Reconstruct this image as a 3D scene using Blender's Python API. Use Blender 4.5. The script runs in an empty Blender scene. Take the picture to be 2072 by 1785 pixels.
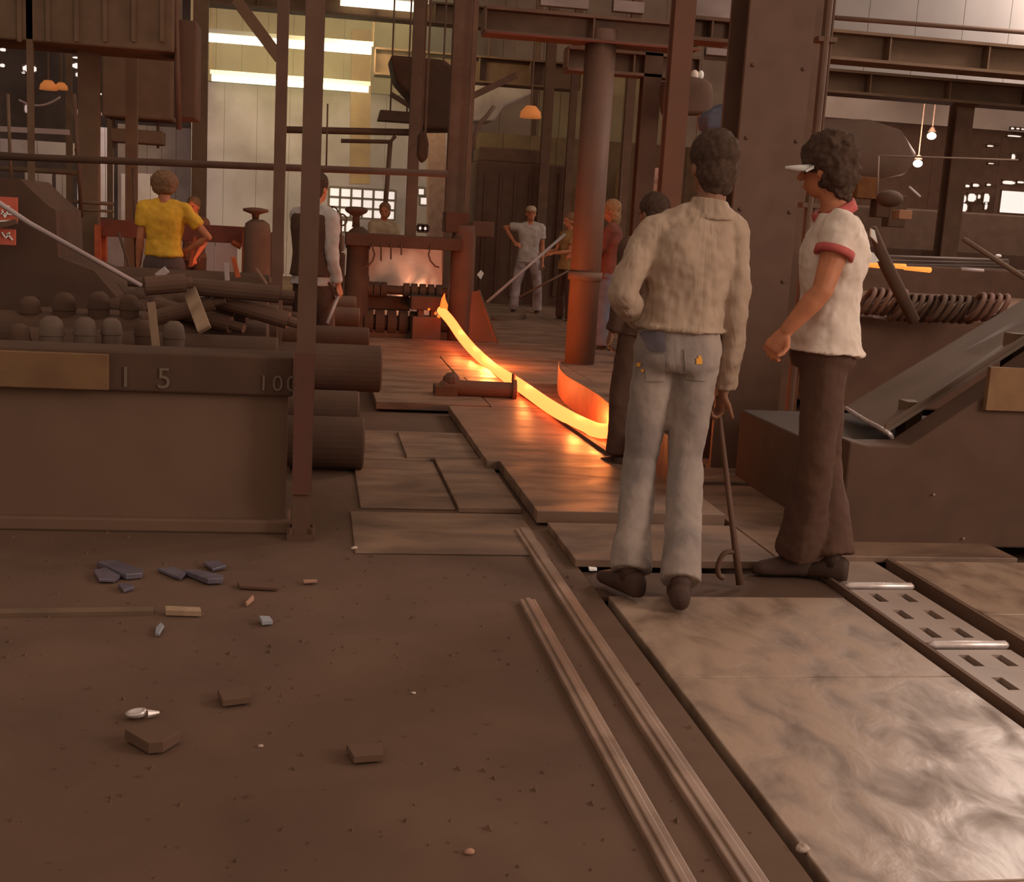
import bpy, math, random
from mathutils import Vector, Matrix, noise
random.seed(7)
# ------------------------------------------------------------------ camera
W_PX, H_PX, F_PX, CAM_H = 2072, 1785, 2450.0, 1.37
TH, RHO, PSI = math.radians(9.98), math.radians(3.33), math.radians(9.65)
fw = Vector((math.sin(PSI)*math.cos(TH), math.cos(PSI)*math.cos(TH), -math.sin(TH)))
r0 = Vector((math.cos(PSI), -math.sin(PSI), 0)); u0 = r0.cross(fw)
RT = math.cos(RHO)*r0 + math.sin(RHO)*u0
UP = math.cos(RHO)*u0 - math.sin(RHO)*r0
EYE = Vector((0, 0, CAM_H))
C = bpy.context.scene.collection
cam_data = bpy.data.cameras.new('camera'); cam = bpy.data.objects.new('camera', cam_data); C.objects.link(cam)
cam.matrix_world = Matrix(((RT.x, UP.x, -fw.x, EYE.x), (RT.y, UP.y, -fw.y, EYE.y), (RT.z, UP.z, -fw.z, EYE.z), (0, 0, 0, 1)))
cam_data.sensor_width = 36; cam_data.lens = 36*F_PX/W_PX; cam_data.clip_end = 300
bpy.context.scene.camera = cam
# ------------------------------------------------------------------ sky, exposure, daylight
S = bpy.context.scene
S.view_settings.view_transform = 'Standard'; S.view_settings.look = 'None'
S.view_settings.gamma = 1; S.view_settings.exposure = 0.0; S.view_settings.use_curve_mapping = False
w = bpy.data.worlds.new('world'); S.world = w; w.use_nodes = True
bg = w.node_tree.nodes['Background']; bg.inputs[0].default_value = (0.88, 0.715, 0.575, 1); bg.inputs[1].default_value = 0.60
S.cycles.max_bounces = 6; S.cycles.diffuse_bounces = 3; S.cycles.glossy_bounces = 3; S.cycles.volume_bounces = 1
S.cycles.sample_clamp_indirect = 4
S.cycles.volume_step_rate = 2.0
def light(name, kind, loc, target, energy, color, size=1.0, size_y=None):
    d = bpy.data.lights.new(name, kind); d.energy = energy; d.color = color
    if kind == 'AREA':
        d.size = size
        if size_y: d.shape = 'RECTANGLE'; d.size_y = size_y
    elif kind == 'POINT': d.shadow_soft_size = size
    o = bpy.data.objects.new(name, d); C.objects.link(o); o.location = loc
    if target is not None:
        o.rotation_euler = (Vector(target)-Vector(loc)).to_track_quat('-Z', 'Y').to_euler()
    return o
# daylight through the open side bay to the right of the men
light('daylight_side_bay', 'AREA', (8.3, 10.6, 5.2), (1.9, 3.0, 0.2), 300, (1.0, 0.84, 0.74), 2.8, 2.2)
# daylight through the open doors straight to the right of the men
light('daylight_doors', 'AREA', (7.4, 0.6, 3.2), (1.8, 4.5, 1.2), 250, (1.0, 0.86, 0.74), 2.4, 2.4)
# added lamp beside the pale top right panel, grades it brighter rightwards
light('roof_panel_lamp', 'AREA', (12.5, 17.7, 6.1), (11.4, 19, 5.6), 190, (1.0, 0.94, 0.86), 1.2, 0.8)
light('daylight_far_left', 'AREA', (-7.5, 24, 5.2), (-5.0, 34, 2.0), 260, (0.92, 0.84, 0.92), 4, 2)
# ------------------------------------------------------------------ pixel measures -> points of the place
def ray(u, v):
    return fw + RT*((u-W_PX/2)/F_PX) - UP*((v-H_PX/2)/F_PX)
def G(u, v, z=0.0):
    d = ray(u, v); return EYE + d*((z-CAM_H)/d.z)
def V(u, v, y):
    d = ray(u, v); return EYE + d*(y/d.y)
# ------------------------------------------------------------------ materials
MATS = {}
def mat(name, c1, c2=None, rough=0.8, metal=0.0, scale=6.0, bump=0.0, lo=0.35, hi=0.65, detail=5, stretch=(1,1,1), emit=None, estr=0, rough2=None, spec=0.3, bdist=0.02):
    if name in MATS: return MATS[name]
    m = bpy.data.materials.new(name); m.use_nodes = True; nt = m.node_tree; N = nt.nodes; L = nt.links
    b = N['Principled BSDF']; b.inputs['Roughness'].default_value = rough; b.inputs['Metallic'].default_value = metal
    b.inputs['Specular IOR Level'].default_value = spec
    b.inputs['Base Color'].default_value = (*c1, 1)
    if c2 is not None:
        tc = N.new('ShaderNodeTexCoord'); mp = N.new('ShaderNodeMapping'); mp.inputs['Scale'].default_value = stretch
        geo = N.new('ShaderNodeNewGeometry')
        L.new(geo.outputs['Position'], mp.inputs[0])
        nz = N.new('ShaderNodeTexNoise'); nz.inputs['Scale'].default_value = scale; nz.inputs['Detail'].default_value = detail
        nz.inputs['Distortion'].default_value = 0.4
        L.new(mp.outputs[0], nz.inputs['Vector'])
        cr = N.new('ShaderNodeValToRGB'); cr.color_ramp.elements[0].position = lo; cr.color_ramp.elements[1].position = hi
        cr.color_ramp.elements[0].color = (*c1, 1); cr.color_ramp.elements[1].color = (*c2, 1)
        L.new(nz.outputs['Fac'], cr.inputs[0]); L.new(cr.outputs[0], b.inputs['Base Color'])
        if rough2 is not None:
            mr = N.new('ShaderNodeMapRange'); mr.inputs[1].default_value = lo; mr.inputs[2].default_value = hi
            mr.inputs[3].default_value = rough; mr.inputs[4].default_value = rough2
            L.new(nz.outputs['Fac'], mr.inputs[0]); L.new(mr.outputs[0], b.inputs['Roughness'])
        if bump:
            bp = N.new('ShaderNodeBump'); bp.inputs['Strength'].default_value = bump; bp.inputs['Distance'].default_value = bdist
            L.new(nz.outputs['Fac'], bp.inputs['Height']); L.new(bp.outputs[0], b.inputs['Normal'])
    if emit:
        b.inputs['Emission Color'].default_value = (*emit, 1); b.inputs['Emission Strength'].default_value = estr
    MATS[name] = m; return m
K = 1.0
steel   = mat('dark_steel', (0.135,0.07,0.044), (0.17,0.09,0.057), 0.75, 0, 5)
steel2  = mat('dark_steel_olive', (0.145,0.084,0.050), (0.18,0.105,0.062), 0.8, 0, 4)
steelw  = mat('warm_black_steel', (0.115,0.055,0.033), (0.14,0.068,0.042), 0.7, 0, 5)
rust    = mat('rusty_steel', (0.165,0.072,0.043), (0.135,0.064,0.041), 0.75, 0, 3)
dirt    = mat('black_dirt', (0.108,0.056,0.034), (0.15,0.08,0.05), 0.95, 0, 2.2, 0.5, 0.3, 0.72, 8)
plate   = mat('worn_floor_plate', (0.165,0.095,0.062), (0.39,0.255,0.18), 0.60, 0.0, 7.5, 0.25, 0.30, 0.58, 11, (1,0.6,1), rough2=0.34, spec=0.5)
plate2  = mat('far_floor_plate', (0.13,0.07,0.044), (0.27,0.155,0.10), 0.6, 0.0, 5, 0.2, 0.35, 0.62, 8, (0.45,1,1), rough2=0.42, spec=0.5)
railm   = mat('worn_rail', (0.22,0.125,0.085), (0.34,0.21,0.15), 0.5, 0, 4, 0.1, 0.35, 0.65, 6, spec=0.5)
brightst= mat('bright_rolled_steel', (0.75,0.62,0.58), (0.55,0.42,0.38), 0.3, 0.4, 12)
perf    = mat('perforated_plate_steel', (0.30,0.20,0.155), (0.36,0.245,0.19), 0.5, 0, 4, spec=0.5)
orange  = mat('orange_paint', (0.5,0.11,0.035), (0.36,0.07,0.028), 0.6, 0, 8)
fadedred= mat('faded_red_paint', (0.135,0.045,0.03), (0.11,0.045,0.03), 0.8, 0, 9)
redp    = mat('dull_red_paint', (0.21,0.048,0.026), (0.16,0.042,0.025), 0.7, 0, 6)
yellowp = mat('yellow_brown_paint', (0.205,0.105,0.045), (0.165,0.078,0.038), 0.8, 0, 7)
pale    = mat('pale_grey_panel', (0.50,0.38,0.36), (0.32,0.23,0.21), 0.8, 0, 1.2)
paleg   = mat('pale_olive_panel', (0.34,0.25,0.14), (0.24,0.16,0.085), 0.8, 0, 0.8)
greyd   = mat('dusty_grey_panel', (0.24,0.16,0.12), (0.16,0.10,0.072), 0.85, 0, 0.9)
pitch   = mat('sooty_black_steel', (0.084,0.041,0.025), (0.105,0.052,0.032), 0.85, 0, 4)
neckm   = mat('dusty_roll_steel', (0.17,0.105,0.078), (0.13,0.075,0.052), 0.75, 0, 6)
roofpanel = mat('bright_roof_stand_in', (0.40,0.32,0.29), (0.30,0.235,0.21), 0.8, 0, 0.5)  # panel colour standing in for the bright roof at top right
wood    = mat('weathered_wood', (0.38,0.24,0.15), (0.24,0.14,0.09), 0.85, 0, 9, stretch=(1,1,0.2))
grate   = mat('chute_steel', (0.185,0.115,0.082), (0.14,0.086,0.06), 0.55, 0, 2.5, spec=0.5)
chalk   = mat('chalk', (0.165,0.11,0.075))
whitep  = mat('white_paint', (0.85,0.78,0.72))
glow    = mat('hot_steel', (0.3,0.1,0.03), emit=(1.0,0.125,0.027), estr=5.2)
glow2   = mat('cooler_hot_steel', (0.3,0.1,0.03), emit=(1.0,0.16,0.02), estr=1.6)
tubem   = mat('fluorescent_tube', (0.9,0.9,0.8), emit=(1.0,0.93,0.66), estr=2.2)
lampm   = mat('lit_lamp_glass', (0.9,0.9,0.8), emit=(1.0,0.92,0.78), estr=1.6)
lampo   = mat('orange_lamp_glass', (0.6,0.2,0.05), emit=(0.6,0.19,0.05), estr=0.42)
panem   = mat('daylit_pane', (0.8,0.8,0.8), emit=(0.95,0.80,0.74), estr=0.85)
panedim = mat('dusty_daylit_pane', (0.5,0.4,0.4), emit=(0.45,0.32,0.30), estr=0.55)
# ------------------------------------------------------------------ mesh builder
WL = {}
def thing(name, label, cat, loc, group=None, kind=None):
    o = bpy.data.objects.new(name, None); C.objects.link(o); o.location = loc; o.empty_display_size = 0.1
    o['label'] = label; o['category'] = cat
    if group: o['group'] = group
    if kind: o['kind'] = kind
    WL[o.name] = Vector(loc); return o
class MB:
    def __init__(s): s.v = []; s.f = []
    def add(s, vs, fs):
        n = len(s.v); s.v += [Vector(p) for p in vs]; s.f += [tuple(i+n for i in f) for f in fs]; return s
    def box(s, a, b):
        x0,y0,z0 = [min(p,q) for p,q in zip(a,b)]; x1,y1,z1 = [max(p,q) for p,q in zip(a,b)]
        return s.add([(x0,y0,z0),(x1,y0,z0),(x1,y1,z0),(x0,y1,z0),(x0,y0,z1),(x1,y0,z1),(x1,y1,z1),(x0,y1,z1)],
                     [(0,3,2,1),(4,5,6,7),(0,1,5,4),(1,2,6,5),(2,3,7,6),(3,0,4,7)])
    def prism(s, poly, dvec):
        n = len(poly); d = Vector(dvec); a = [Vector(p) for p in poly]; b = [p+d for p in a]
        return s.add(a+b, [tuple(range(n))[::-1], tuple(range(n, 2*n))]+[(i,(i+1)%n,n+(i+1)%n,n+i) for i in range(n)])
    def bar(s, p, q, wd, ht, upv=(0,0,1)):
        p, q = Vector(p), Vector(q); d = (q-p).normalized(); upv = Vector(upv)
        if abs(d.dot(upv)) > 0.95: upv = Vector((0,1,0))
        sx = d.cross(upv).normalized()*wd/2; sz = sx.cross(d).normalized()*ht/2
        return s.prism([p-sx-sz, p+sx-sz, p+sx+sz, p-sx+sz], q-p)
    def tube(s, pts, rad, n=10, cap=True):
        pts = [Vector(p) for p in pts]; m = len(pts)
        if not hasattr(rad, '__len__'): rad = [rad]*m
        base = len(s.v); prev = None
        for i, p in enumerate(pts):
            d = (pts[min(i+1,m-1)]-pts[max(i-1,0)]).normalized()
            if prev is None:
                a = Vector((0,0,1)) if abs(d.z) < 0.9 else Vector((1,0,0)); x = d.cross(a).normalized()
            else: x = (prev - d*prev.dot(d)).normalized()
            prev = x; y = d.cross(x)
            for k in range(n):
                t = 2*math.pi*k/n; s.v.append(p + (x*math.cos(t)+y*math.sin(t))*rad[i])
        for i in range(m-1):
            for k in range(n):
                k2 = (k+1) % n
                s.f.append((base+i*n+k, base+i*n+k2, base+(i+1)*n+k2, base+(i+1)*n+k))
        if cap:
            s.f.append(tuple(base+k for k in range(n))[::-1]); s.f.append(tuple(base+(m-1)*n+k for k in range(n)))
        return s
    def loft(s, rings, n=24, cap=True, p=2.0):
        base = len(s.v); m = len(rings)
        for c, ax, ay in rings:
            c, ax, ay = Vector(c), Vector(ax), Vector(ay)
            for k in range(n):
                t = 2*math.pi*k/n; ct, st = math.cos(t), math.sin(t)
                s.v.append(c + ax*math.copysign(abs(ct)**(2/p), ct) + ay*math.copysign(abs(st)**(2/p), st))
        for i in range(m-1):
            for k in range(n):
                k2 = (k+1) % n
                s.f.append((base+i*n+k, base+i*n+k2, base+(i+1)*n+k2, base+(i+1)*n+k))
        if cap:
            s.f.append(tuple(base+k for k in range(n))[::-1]); s.f.append(tuple(base+(m-1)*n+k for k in range(n)))
        return s
    def ball(s, c, rx, ry=None, rz=None, axes=None, nu=14, nv=9):
        ry = ry or rx; rz = rz or rx
        X, Y, Z = axes or (Vector((1,0,0)), Vector((0,1,0)), Vector((0,0,1)))
        rings = []
        for j in range(nv+1):
            t = math.pi*(j+0.02)/(nv+0.04) - math.pi/2
            rings.append((Vector(c)+Z*rz*math.sin(t), X*rx*max(math.cos(t),0.02), Y*ry*max(math.cos(t),0.02)))
        return s.loft(rings, nu)
    def limb(s, pts, rad, n=14):
        s.tube(pts, rad, n)
        for p, r in zip(pts, rad): s.ball(p, r*0.995, nu=12, nv=7)
        return s
    def build(s, name, m, parent=None, smooth=False, bevel=0, label=None, origin=None):
        me = bpy.data.meshes.new(name)
        if parent is not None: off = WL[parent.name]
        elif origin is not None: off = Vector(origin)
        else:
            xs = [p.x for p in s.v]; ys = [p.y for p in s.v]; zs = [p.z for p in s.v]
            off = Vector(((min(xs)+max(xs))/2, (min(ys)+max(ys))/2, min(zs)))
        me.from_pydata([tuple(p-off) for p in s.v], [], s.f); me.update()
        o = bpy.data.objects.new(name, me); C.objects.link(o); me.materials.append(m)
        if parent is not None: o.parent = parent; WL[o.name] = off
        else: o.location = off; WL[o.name] = off
        if smooth:
            for p in me.polygons: p.use_smooth = True
        if bevel:
            b = o.modifiers.new('edge', 'BEVEL'); b.width = bevel; b.segments = 2; b.limit_method = 'ANGLE'
        if label: o['label'] = label
        return o
ORD = ['first','second','third','fourth','fifth','sixth','seventh','eighth','ninth','tenth','eleventh','twelfth','thirteenth','fourteenth','fifteenth','sixteenth','seventeenth','eighteenth','nineteenth','twentieth']
def nth(i): return ORD[i] if i < 20 else ORD[19]+'-'+ORD[i-20]
def tag(o, label, cat, group=None, kind=None):
    o['label'] = label; o['category'] = cat
    if group: o['group'] = group
    if kind: o['kind'] = kind
    return o
def st(o, label=None):
    o['kind'] = 'structure'
    if label: o['label'] = label
    return o
def smooth_ang(o):
    for p in o.data.polygons: p.use_smooth = True
    return o
def pb(m, u0_, v0_, u1_, v1_, y, dy=0.2):
    """box whose front face (plane y) covers the measured rectangle"""
    a = V(u0_, (v0_+v1_)/2, y); b = V(u1_, (v0_+v1_)/2, y); t = V((u0_+u1_)/2, v0_, y); d = V((u0_+u1_)/2, v1_, y)
    return m.box((a.x, y, d.z), (b.x, y+dy, t.z))
def ibeam(m, p, q, wd, ht, t=0.03):
    """H section from p to q : two flanges across x, one web"""
    p, q = Vector(p), Vector(q)
    if abs((q-p).z) > abs((q-p).x)+abs((q-p).y):
        X = Vector((wd/2,0,0)); Y = Vector((0,ht/2,0)); tx = Vector((t/2,0,0)); ty = Vector((0,t,0))
        m.prism([p-X-Y, p+X-Y, p+X-Y+ty, p-X-Y+ty], q-p); m.prism([p-X+Y-ty, p+X+Y-ty, p+X+Y, p-X+Y], q-p)
        m.prism([p-tx-Y+ty, p+tx-Y+ty, p+tx+Y-ty, p-tx+Y-ty], q-p)
    else:
        d = (q-p).normalized(); X = d.cross(Vector((0,0,1))).normalized()*wd/2; Z = Vector((0,0,ht/2)); tx = X.normalized()*t/2; tz = Vector((0,0,t))
        m.prism([p-X-Z, p+X-Z, p+X-Z+tz, p-X-Z+tz], q-p); m.prism([p-X+Z-tz, p+X+Z-tz, p+X+Z, p-X+Z], q-p)
        m.prism([p-tx-Z+tz, p+tx-Z+tz, p+tx+Z-tz, p-tx+Z-tz], q-p)
    return m
# ------------------------------------------------------------------ setting: floor
TR = 1.115
fm = MB()
fm.box((-22, -4, -0.4), (TR, 60, 0.0))
fm.box((TR, -4, -0.4), (30, 60, -0.09))
floor = st(fm.build('floor', dirt, origin=(0,0,0)), 'black dirt floor of the mill, trampled and gritty')
def fplate(x0, y0, x1, y1, z1, m=plate, t=0.03, lab=None, skew=0.0):
    b = MB(); b.prism([(x0,y0,z1-t),(x1,y0+skew,z1-t),(x1,y1+skew,z1-t),(x0,y1,z1-t)], (0,0,t))
    return b.build('floor_plate', m, floor, bevel=0.004, label=lab)
# foreground run of plates between the rails and the roller gap
for i, (ya, yb) in enumerate([(-0.6,0.9),(0.905,2.27),(2.275,3.50),(3.505,4.35)]):
    fplate(TR+0.035, ya, 2.11, yb, 0.0, t=0.05)
# plates right of the gap
for i, (ya, yb) in enumerate([(0.2,1.7),(1.705,3.05),(3.055,4.15),(4.155,4.9)]):
    fplate(2.60, ya, 3.9, yb, 0.0, t=0.05)
    fplate(3.905, ya+0.3, 5.6, yb+0.3, 0.0, t=0.05)
# raised plates on the pass line
fplate(1.06, 5.42, 1.98, 6.62, 0.075, plate2, 0.06); fplate(0.99, 6.63, 2.02, 8.66, 0.072, plate2, 0.055)
fplate(1.10, 4.74, 2.0, 5.36, 0.035, plate2, 0.035)
fplate(0.72, 5.66, 1.03, 6.90, 0.028, plate2, 0.028); fplate(0.56, 6.92, 0.985, 7.75, 0.030, plate2, 0.03)
fplate(0.30, 6.9, 0.70, 7.85, 0.014, plate2, 0.014); fplate(0.25, 5.7, 0.71, 6.87, 0.012, plate2, 0.012)
fplate(0.2, 4.9, 1.02, 5.62, 0.008, plate2, 0.008)
fplate(0.47, 8.72, 1.30, 10.35, 0.075, plate2, 0.055); fplate(1.31, 8.68, 2.9, 10.34, 0.073, plate2, 0.055)
fplate(0.3, 10.37, 1.25, 12.1, 0.07, plate2, 0.05); fplate(1.26, 10.36, 2.45, 12.0, 0.072, plate2, 0.05); fplate(2.46, 10.36, 3.9, 12.0, 0.068, plate2, 0.05)
fplate(0.4, 12.12, 1.7, 13.7, 0.066, plate2, 0.05); fplate(1.71, 12.02, 3.3, 13.6, 0.068, plate2, 0.05, skew=0.1); fplate(3.31, 12.1, 5.2, 13.3, 0.064, plate2, 0.05)
for i in range(7):
    y0_ = 13.75+i*1.05
    fplate(1.9-0.1*(i%2), y0_, 3.4, y0_+1.03, 0.06, plate2, 0.05, skew=0.06); fplate(3.42, y0_+0.1, 5.4, y0_+1.12, 0.058, plate2, 0.05, skew=-0.05)
fplate(2.0, 6.4, 3.2, 7.6, 0.03, plate2, 0.03); fplate(2.03, 4.9, 3.2, 6.35, 0.02, plate2, 0.03)
# rails set in the dirt
for i, (xa, xb, lab) in enumerate([(0.785, 0.845, 'narrow worn steel rail set in dirt, the one farther from the plates'),
                                   (0.94, 1.005, 'narrow worn steel rail set in dirt, the one beside the plates')]):
    b = MB(); y0_, y1_ = (0.3, 4.25) if i == 0 else (0.3, 5.3)
    for k in range(12):
        ya = y0_+(y1_-y0_)*k/12; yb = y0_+(y1_-y0_)*(k+1)/12
    b.box((xa, y0_, -0.02), (xb, y1_, 0.018)); b.box((xa+0.02, y0_, 0.016), (xb-0.02, y1_, 0.024))
    o = b.build('floor_rail', railm, bevel=0.004); tag(o, lab, 'rail', 'rails in the dirt floor')
# gap, edge angle and slotted cover plates with their rollers
b = MB(); b.box((2.145, 0.2, -0.085), (2.16, 4.6, 0.015)); b.box((2.56, 0.2, -0.085), (2.575, 4.9, 0.01))
st(b.build('trim_1', steel, origin=(2.15,0,0)), 'thin dark edge angles along the roller trough')
def slotted(y0_, y1_, name_lab):
    x0, x1 = 2.185, 2.47; t = thing('slotted_cover', name_lab, 'cover plate', (2.33, y0_, 0.0), 'slotted covers of the roller trough')
    slots = [];
    cols = [x0+0.075, x0+0.20]
    n = 3; step = (y1_-y0_)/n
    b = MB()
    xs = [x0]
    for c in cols: xs += [c-0.02, c+0.02]
    xs.append(x1)
    ys = [y0_]
    for k in range(n): c = y0_+step*(k+0.5); ys += [c-0.055, c+0.055]
    ys.append(y1_)
    for i in range(len(xs)-1):
        for j in range(len(ys)-1):
            if i % 2 == 1 and j % 2 == 1: continue
            b.box((xs[i], ys[j], -0.02), (xs[i+1], ys[j+1], 0.0))
    # merge touching walls away
    o = b.build('slotted_plate', perf, t)
    wd = o.modifiers.new('weld', 'WELD'); wd.merge_threshold = 0.0005
    r = MB(); r.tube([(x0-0.01, y1_+0.035, 0.004), (x0+0.01, y1_+0.035, 0.004), (x1-0.0, y1_+0.035, 0.004), (x1+0.012, y1_+0.035, 0.004)], [0.008,0.017,0.017,0.008], 14)
    r.build('roller', brightst, t, smooth=True, label='bright polished roller')
    return t
slotted(3.83, 4.46, 'grey slotted steel cover plate in trough at black-trousered man\'s feet')
slotted(3.12, 3.755, 'grey slotted steel cover plate in trough, next one toward the camera')
slotted(2.41, 3.045, 'grey slotted steel cover plate in trough, at the edge of the picture')
b = MB(); b.box((2.17, 4.53, -0.03), (2.50, 5.0, -0.005)); tag(b.build('cover_plate', perf), 'short plain steel cover plate beyond the slotted ones', 'cover plate')
# fine grit
b = MB()
for i in range(900):
    x = random.uniform(-2.6, 1.1); y = random.uniform(1.6, 5.4); r = random.choice([0.004,0.006,0.009])*random.uniform(0.7,1.5)
    if 0.77 < x < 0.86 or 0.93 < x < 1.02: continue
    q = [(x+r*math.cos(a+i)*random.uniform(0.7,1.3), y+r*math.sin(a+i)*random.uniform(0.7,1.3), 0) for a in (0,2.1,4.2)]
    b.add(q+[(x, y, r*0.9)], [(0,1,3),(1,2,3),(2,0,3)])
tag(b.build('floor_grit', dirt), 'loose grit and scale scattered over the black dirt floor', 'grit', kind='stuff')
# ------------------------------------------------------------------ setting: walls and roof
b = MB(); b.box((-20, 44, -0.1), (2.2, 44.4, 12)); st(b.build('wall_back', greyd), 'dusty grey far end wall of the mill')
b = MB(); b.box((2.2, 52, -0.1), (46, 52.4, 14)); st(b.build('wall_far_right', greyd), 'far wall of the right bay')
b = MB(); b.box((-20.3, 8, -0.1), (-20, 44, 12)); st(b.build('wall_left', greyd))
b = MB(); b.box((-20, 14, 10.6), (4.5, 45, 10.8)); st(b.build('ceiling', steel2), 'dark roof over the left bay')
# sloping pale roof of the right bay
b = MB(); b.prism([(4.6,18,9.3),(46,18,11.5),(46,53,15.5),(4.6,53,12.6)], (0,0,0.15)); st(b.build('ceiling_right', pale), 'pale roof of the right bay lit by daylight')
# ------------------------------------------------------------------ columns and beams
def xbeam(m, ua, ub, v0_, v1_, y, dy):
    a = V(ua, v0_, y); b_ = V(ua, v1_, y); c = V(ub, v0_, y)
    return m.box((a.x, y, b_.z), (c.x, y+dy, a.z))
def post(name, lab, u, v, y, wd, dp, ztop, m=steel, kind='H', z0=0.0, cat='column', group=None):
    x = V(u, v, y).x; t = thing(name, lab, cat, (x, y+dp/2, z0), group)
    b = MB()
    if kind == 'H': ibeam(b, (x, y+dp/2, z0), (x, y+dp/2, ztop), wd, dp, min(0.03, wd*0.15))
    elif kind == 'O': b.tube([(x, y+dp/2, z0), (x, y+dp/2, ztop)], wd/2, 24)
    else: b.box((x-wd/2, y, z0), (x+wd/2, y+dp, ztop))
    b.build('shaft', m, t, smooth=(kind == 'O'))
    c = MB(); c.box((x-wd*0.75, y-0.03, z0), (x+wd*0.75, y+dp+0.03, z0+0.025))
    for sx in (-1, 1):
        for sy in (0, 1): c.tube([(x+sx*wd*0.62, y+sy*dp, z0+0.02), (x+sx*wd*0.62, y+sy*dp, z0+0.05)], 0.014, 6)
    c.build('base_plate', m, t)
    return t, x
zt = V(1208, 60, 11.84).z
t, x = post('round_column', 'thick round steel column behind the curved guard, its left side lit red', 1178, 748, 11.7, 0.30, 0.3, zt, mat('column_steel', (0.15,0.07,0.043), (0.125,0.062,0.04), 0.6, 0, 3), 'O')
b = MB(); b.tube([(x, 11.85, 0.9), (x, 11.85, 0.98)], 0.17, 24); b.build('collar', steel, t, smooth=True)
post('steel_post', 'flat dark post just right of the round column, under the cross beam', 1303, 400, 12.6, 0.19, 0.16, V(1310, 92, 12.6).z, pitch)
post('steel_post', 'rust red post behind the head of the man in the pale shirt', 1366, 300, 9.5, 0.165, 0.14, 6.0, rust)
t, x = post('main_column', 'massive dark column between the two near men', 1541, 500, 6.8, 0.39, 0.34, 6.0, steelw)
b = MB()
for i in range(14):
    z = 0.35+i*0.4
    for sx in (-0.15, 0.15): b.ball((x+sx, 6.797, z), 0.012, nu=8, nv=5)
b.build('rivet', steelw, t)
t, x = post('stub_column', 'dark column partly behind the curly haired man, beside the main column', 1640, 200, 7.6, 0.20, 0.25, 6.0, steel)
x = V(1668, 100, 7.35).x; b = MB(); b.tube([(x, 7.35, 0), (x, 7.35, 6)], 0.026, 10); b.tube([(x+0.05, 7.38, 0), (x+0.05, 7.38, 6)], 0.009, 8)
for z in (1.6, 2.6, 3.6): b.box((x-0.05, 7.33, z), (x+0.07, 7.43, z+0.03))
tag(b.build('conduit_pipe', steel, smooth=False), 'thin conduit pipe running up beside the dark columns', 'pipe')
post('steel_post', 'lone dark post under the overhead beam at far right', 1934, 400, 14, 0.22, 0.2, V(1942, 180, 14).z, steel)
t, x = post('slim_post', 'slim dark post at the right end of the roll rack', 610, 1040, 5.12, 0.078, 0.078, 5.5, steelw, 'B')
b = MB(); b.box((x-0.043, 5.105, 0.20), (x+0.037, 5.115, 0.80)); b.build('painted_band', fadedred, t, label='dull red painted band')
post('slim_post', 'slim dark post left of the roll rack\'s end post', 563, 450, 8.0, 0.072, 0.08, 5.5, steelw, 'B')
for u, v, y, wd, lab in [(927, 300, 15.2, 0.24, 'dark post rising behind the right side of the mill stand'), (838, 300, 17, 0.15, 'dark post rising behind the middle of the mill stand'),
                    (265, 350, 15, 0.13, 'dark post behind the yellow-shirted man, to his left'), (178, 350, 13.5, 0.20, 'dark post above the orange frame\'s left leg'),
                    (402, 350, 18, 0.20, 'dark post standing behind the yellow-shirted man\'s right shoulder'), (950, 300, 15.0, 0.06, 'thin pipe-like post next to the stand\'s red housing'),
                    (1105, 300, 20.5, 0.16, 'dark post behind the man with the hand on his hip'), (1155, 300, 20.5, 0.12, 'dark post between the hip-handed man and the round column'),
                    (62, 300, 13, 0.06, 'thin pale-edged post at the far left'), (1075, 350, 24, 0.1, 'thin far post left of the hip-handed man\'s post'),
                    (1345, 350, 16, 0.1, 'thin post between the flat post and the rust red post'), (222, 300, 20, 0.08, 'thin dark post between the pale panels at left'),
                    (140, 400, 20, 0.09, 'thin dark post in front of the leftmost pale panel'), (1262, 400, 19, 0.14, 'dark post seen between the round column and the flat post')]:
    post('steel_post', lab, u, v, y, wd, wd*0.8, 5.3 if y < 20 else 6.5, steel if u > 700 else steel2, 'B')
# overhead beams
def beam(lab, ua, ub, v0_, v1_, y, dy, m=steel, name='overhead_beam', cat='beam'):
    a = V(ua, v0_, y); b_ = V(ua, v1_, y); c = V(ub, v0_, y); z0, z1 = b_.z, a.z; f = min(0.03, (z1-z0)*0.15)
    b = MB(); b.box((a.x, y, z1-f), (c.x, y+dy, z1)); b.box((a.x, y, z0), (c.x, y+dy, z0+f)); b.box((a.x, y+dy*0.4, z0+f), (c.x, y+dy*0.6, z1-f))
    n = max(2, int((c.x-a.x)/0.9))
    for i in range(n+1):
        xx = a.x + (c.x-a.x)*i/n
        b.box((xx-0.008, y+0.01, z0+f), (xx+0.008, y+dy-0.01, z1-f))
    return tag(b.build(name, m), lab, cat)
beam('deep plate beam with a red lower edge, carried by the round column', 985, 1420, 10, 66, 11.7, 0.3, steel)
o = MB(); a = V(985, 64, 11.69); c = V(1420, 64, 11.69); o.box((a.x, 11.68, a.z-0.012), (c.x, 11.70, a.z+0.006)); tag(o.build('flange_strip', redp), 'thin red painted strip along the lower edge of the deep beam', 'strip')
beam('dark beam segment just below the deep red-edged beam', 1152, 1420, 92, 142, 12.6, 0.25, steel)
beam('dark beam crossing behind the main column at head of the window strip', 1400, 1490, 30, 80, 10, 0.3, steel)
beam('upper long crane beam at the right under the pale roof', 1600, 2400, 50, 112, 12, 0.35, steel2)
beam('lower long crane beam at the right, resting on the lone post', 1600, 2400, 131, 180, 13.5, 0.35, steel2)
beam('short dark beam closing the light gap between the two long crane beams', 1935, 2400, 108, 140, 13, 0.3, steel2)
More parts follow.
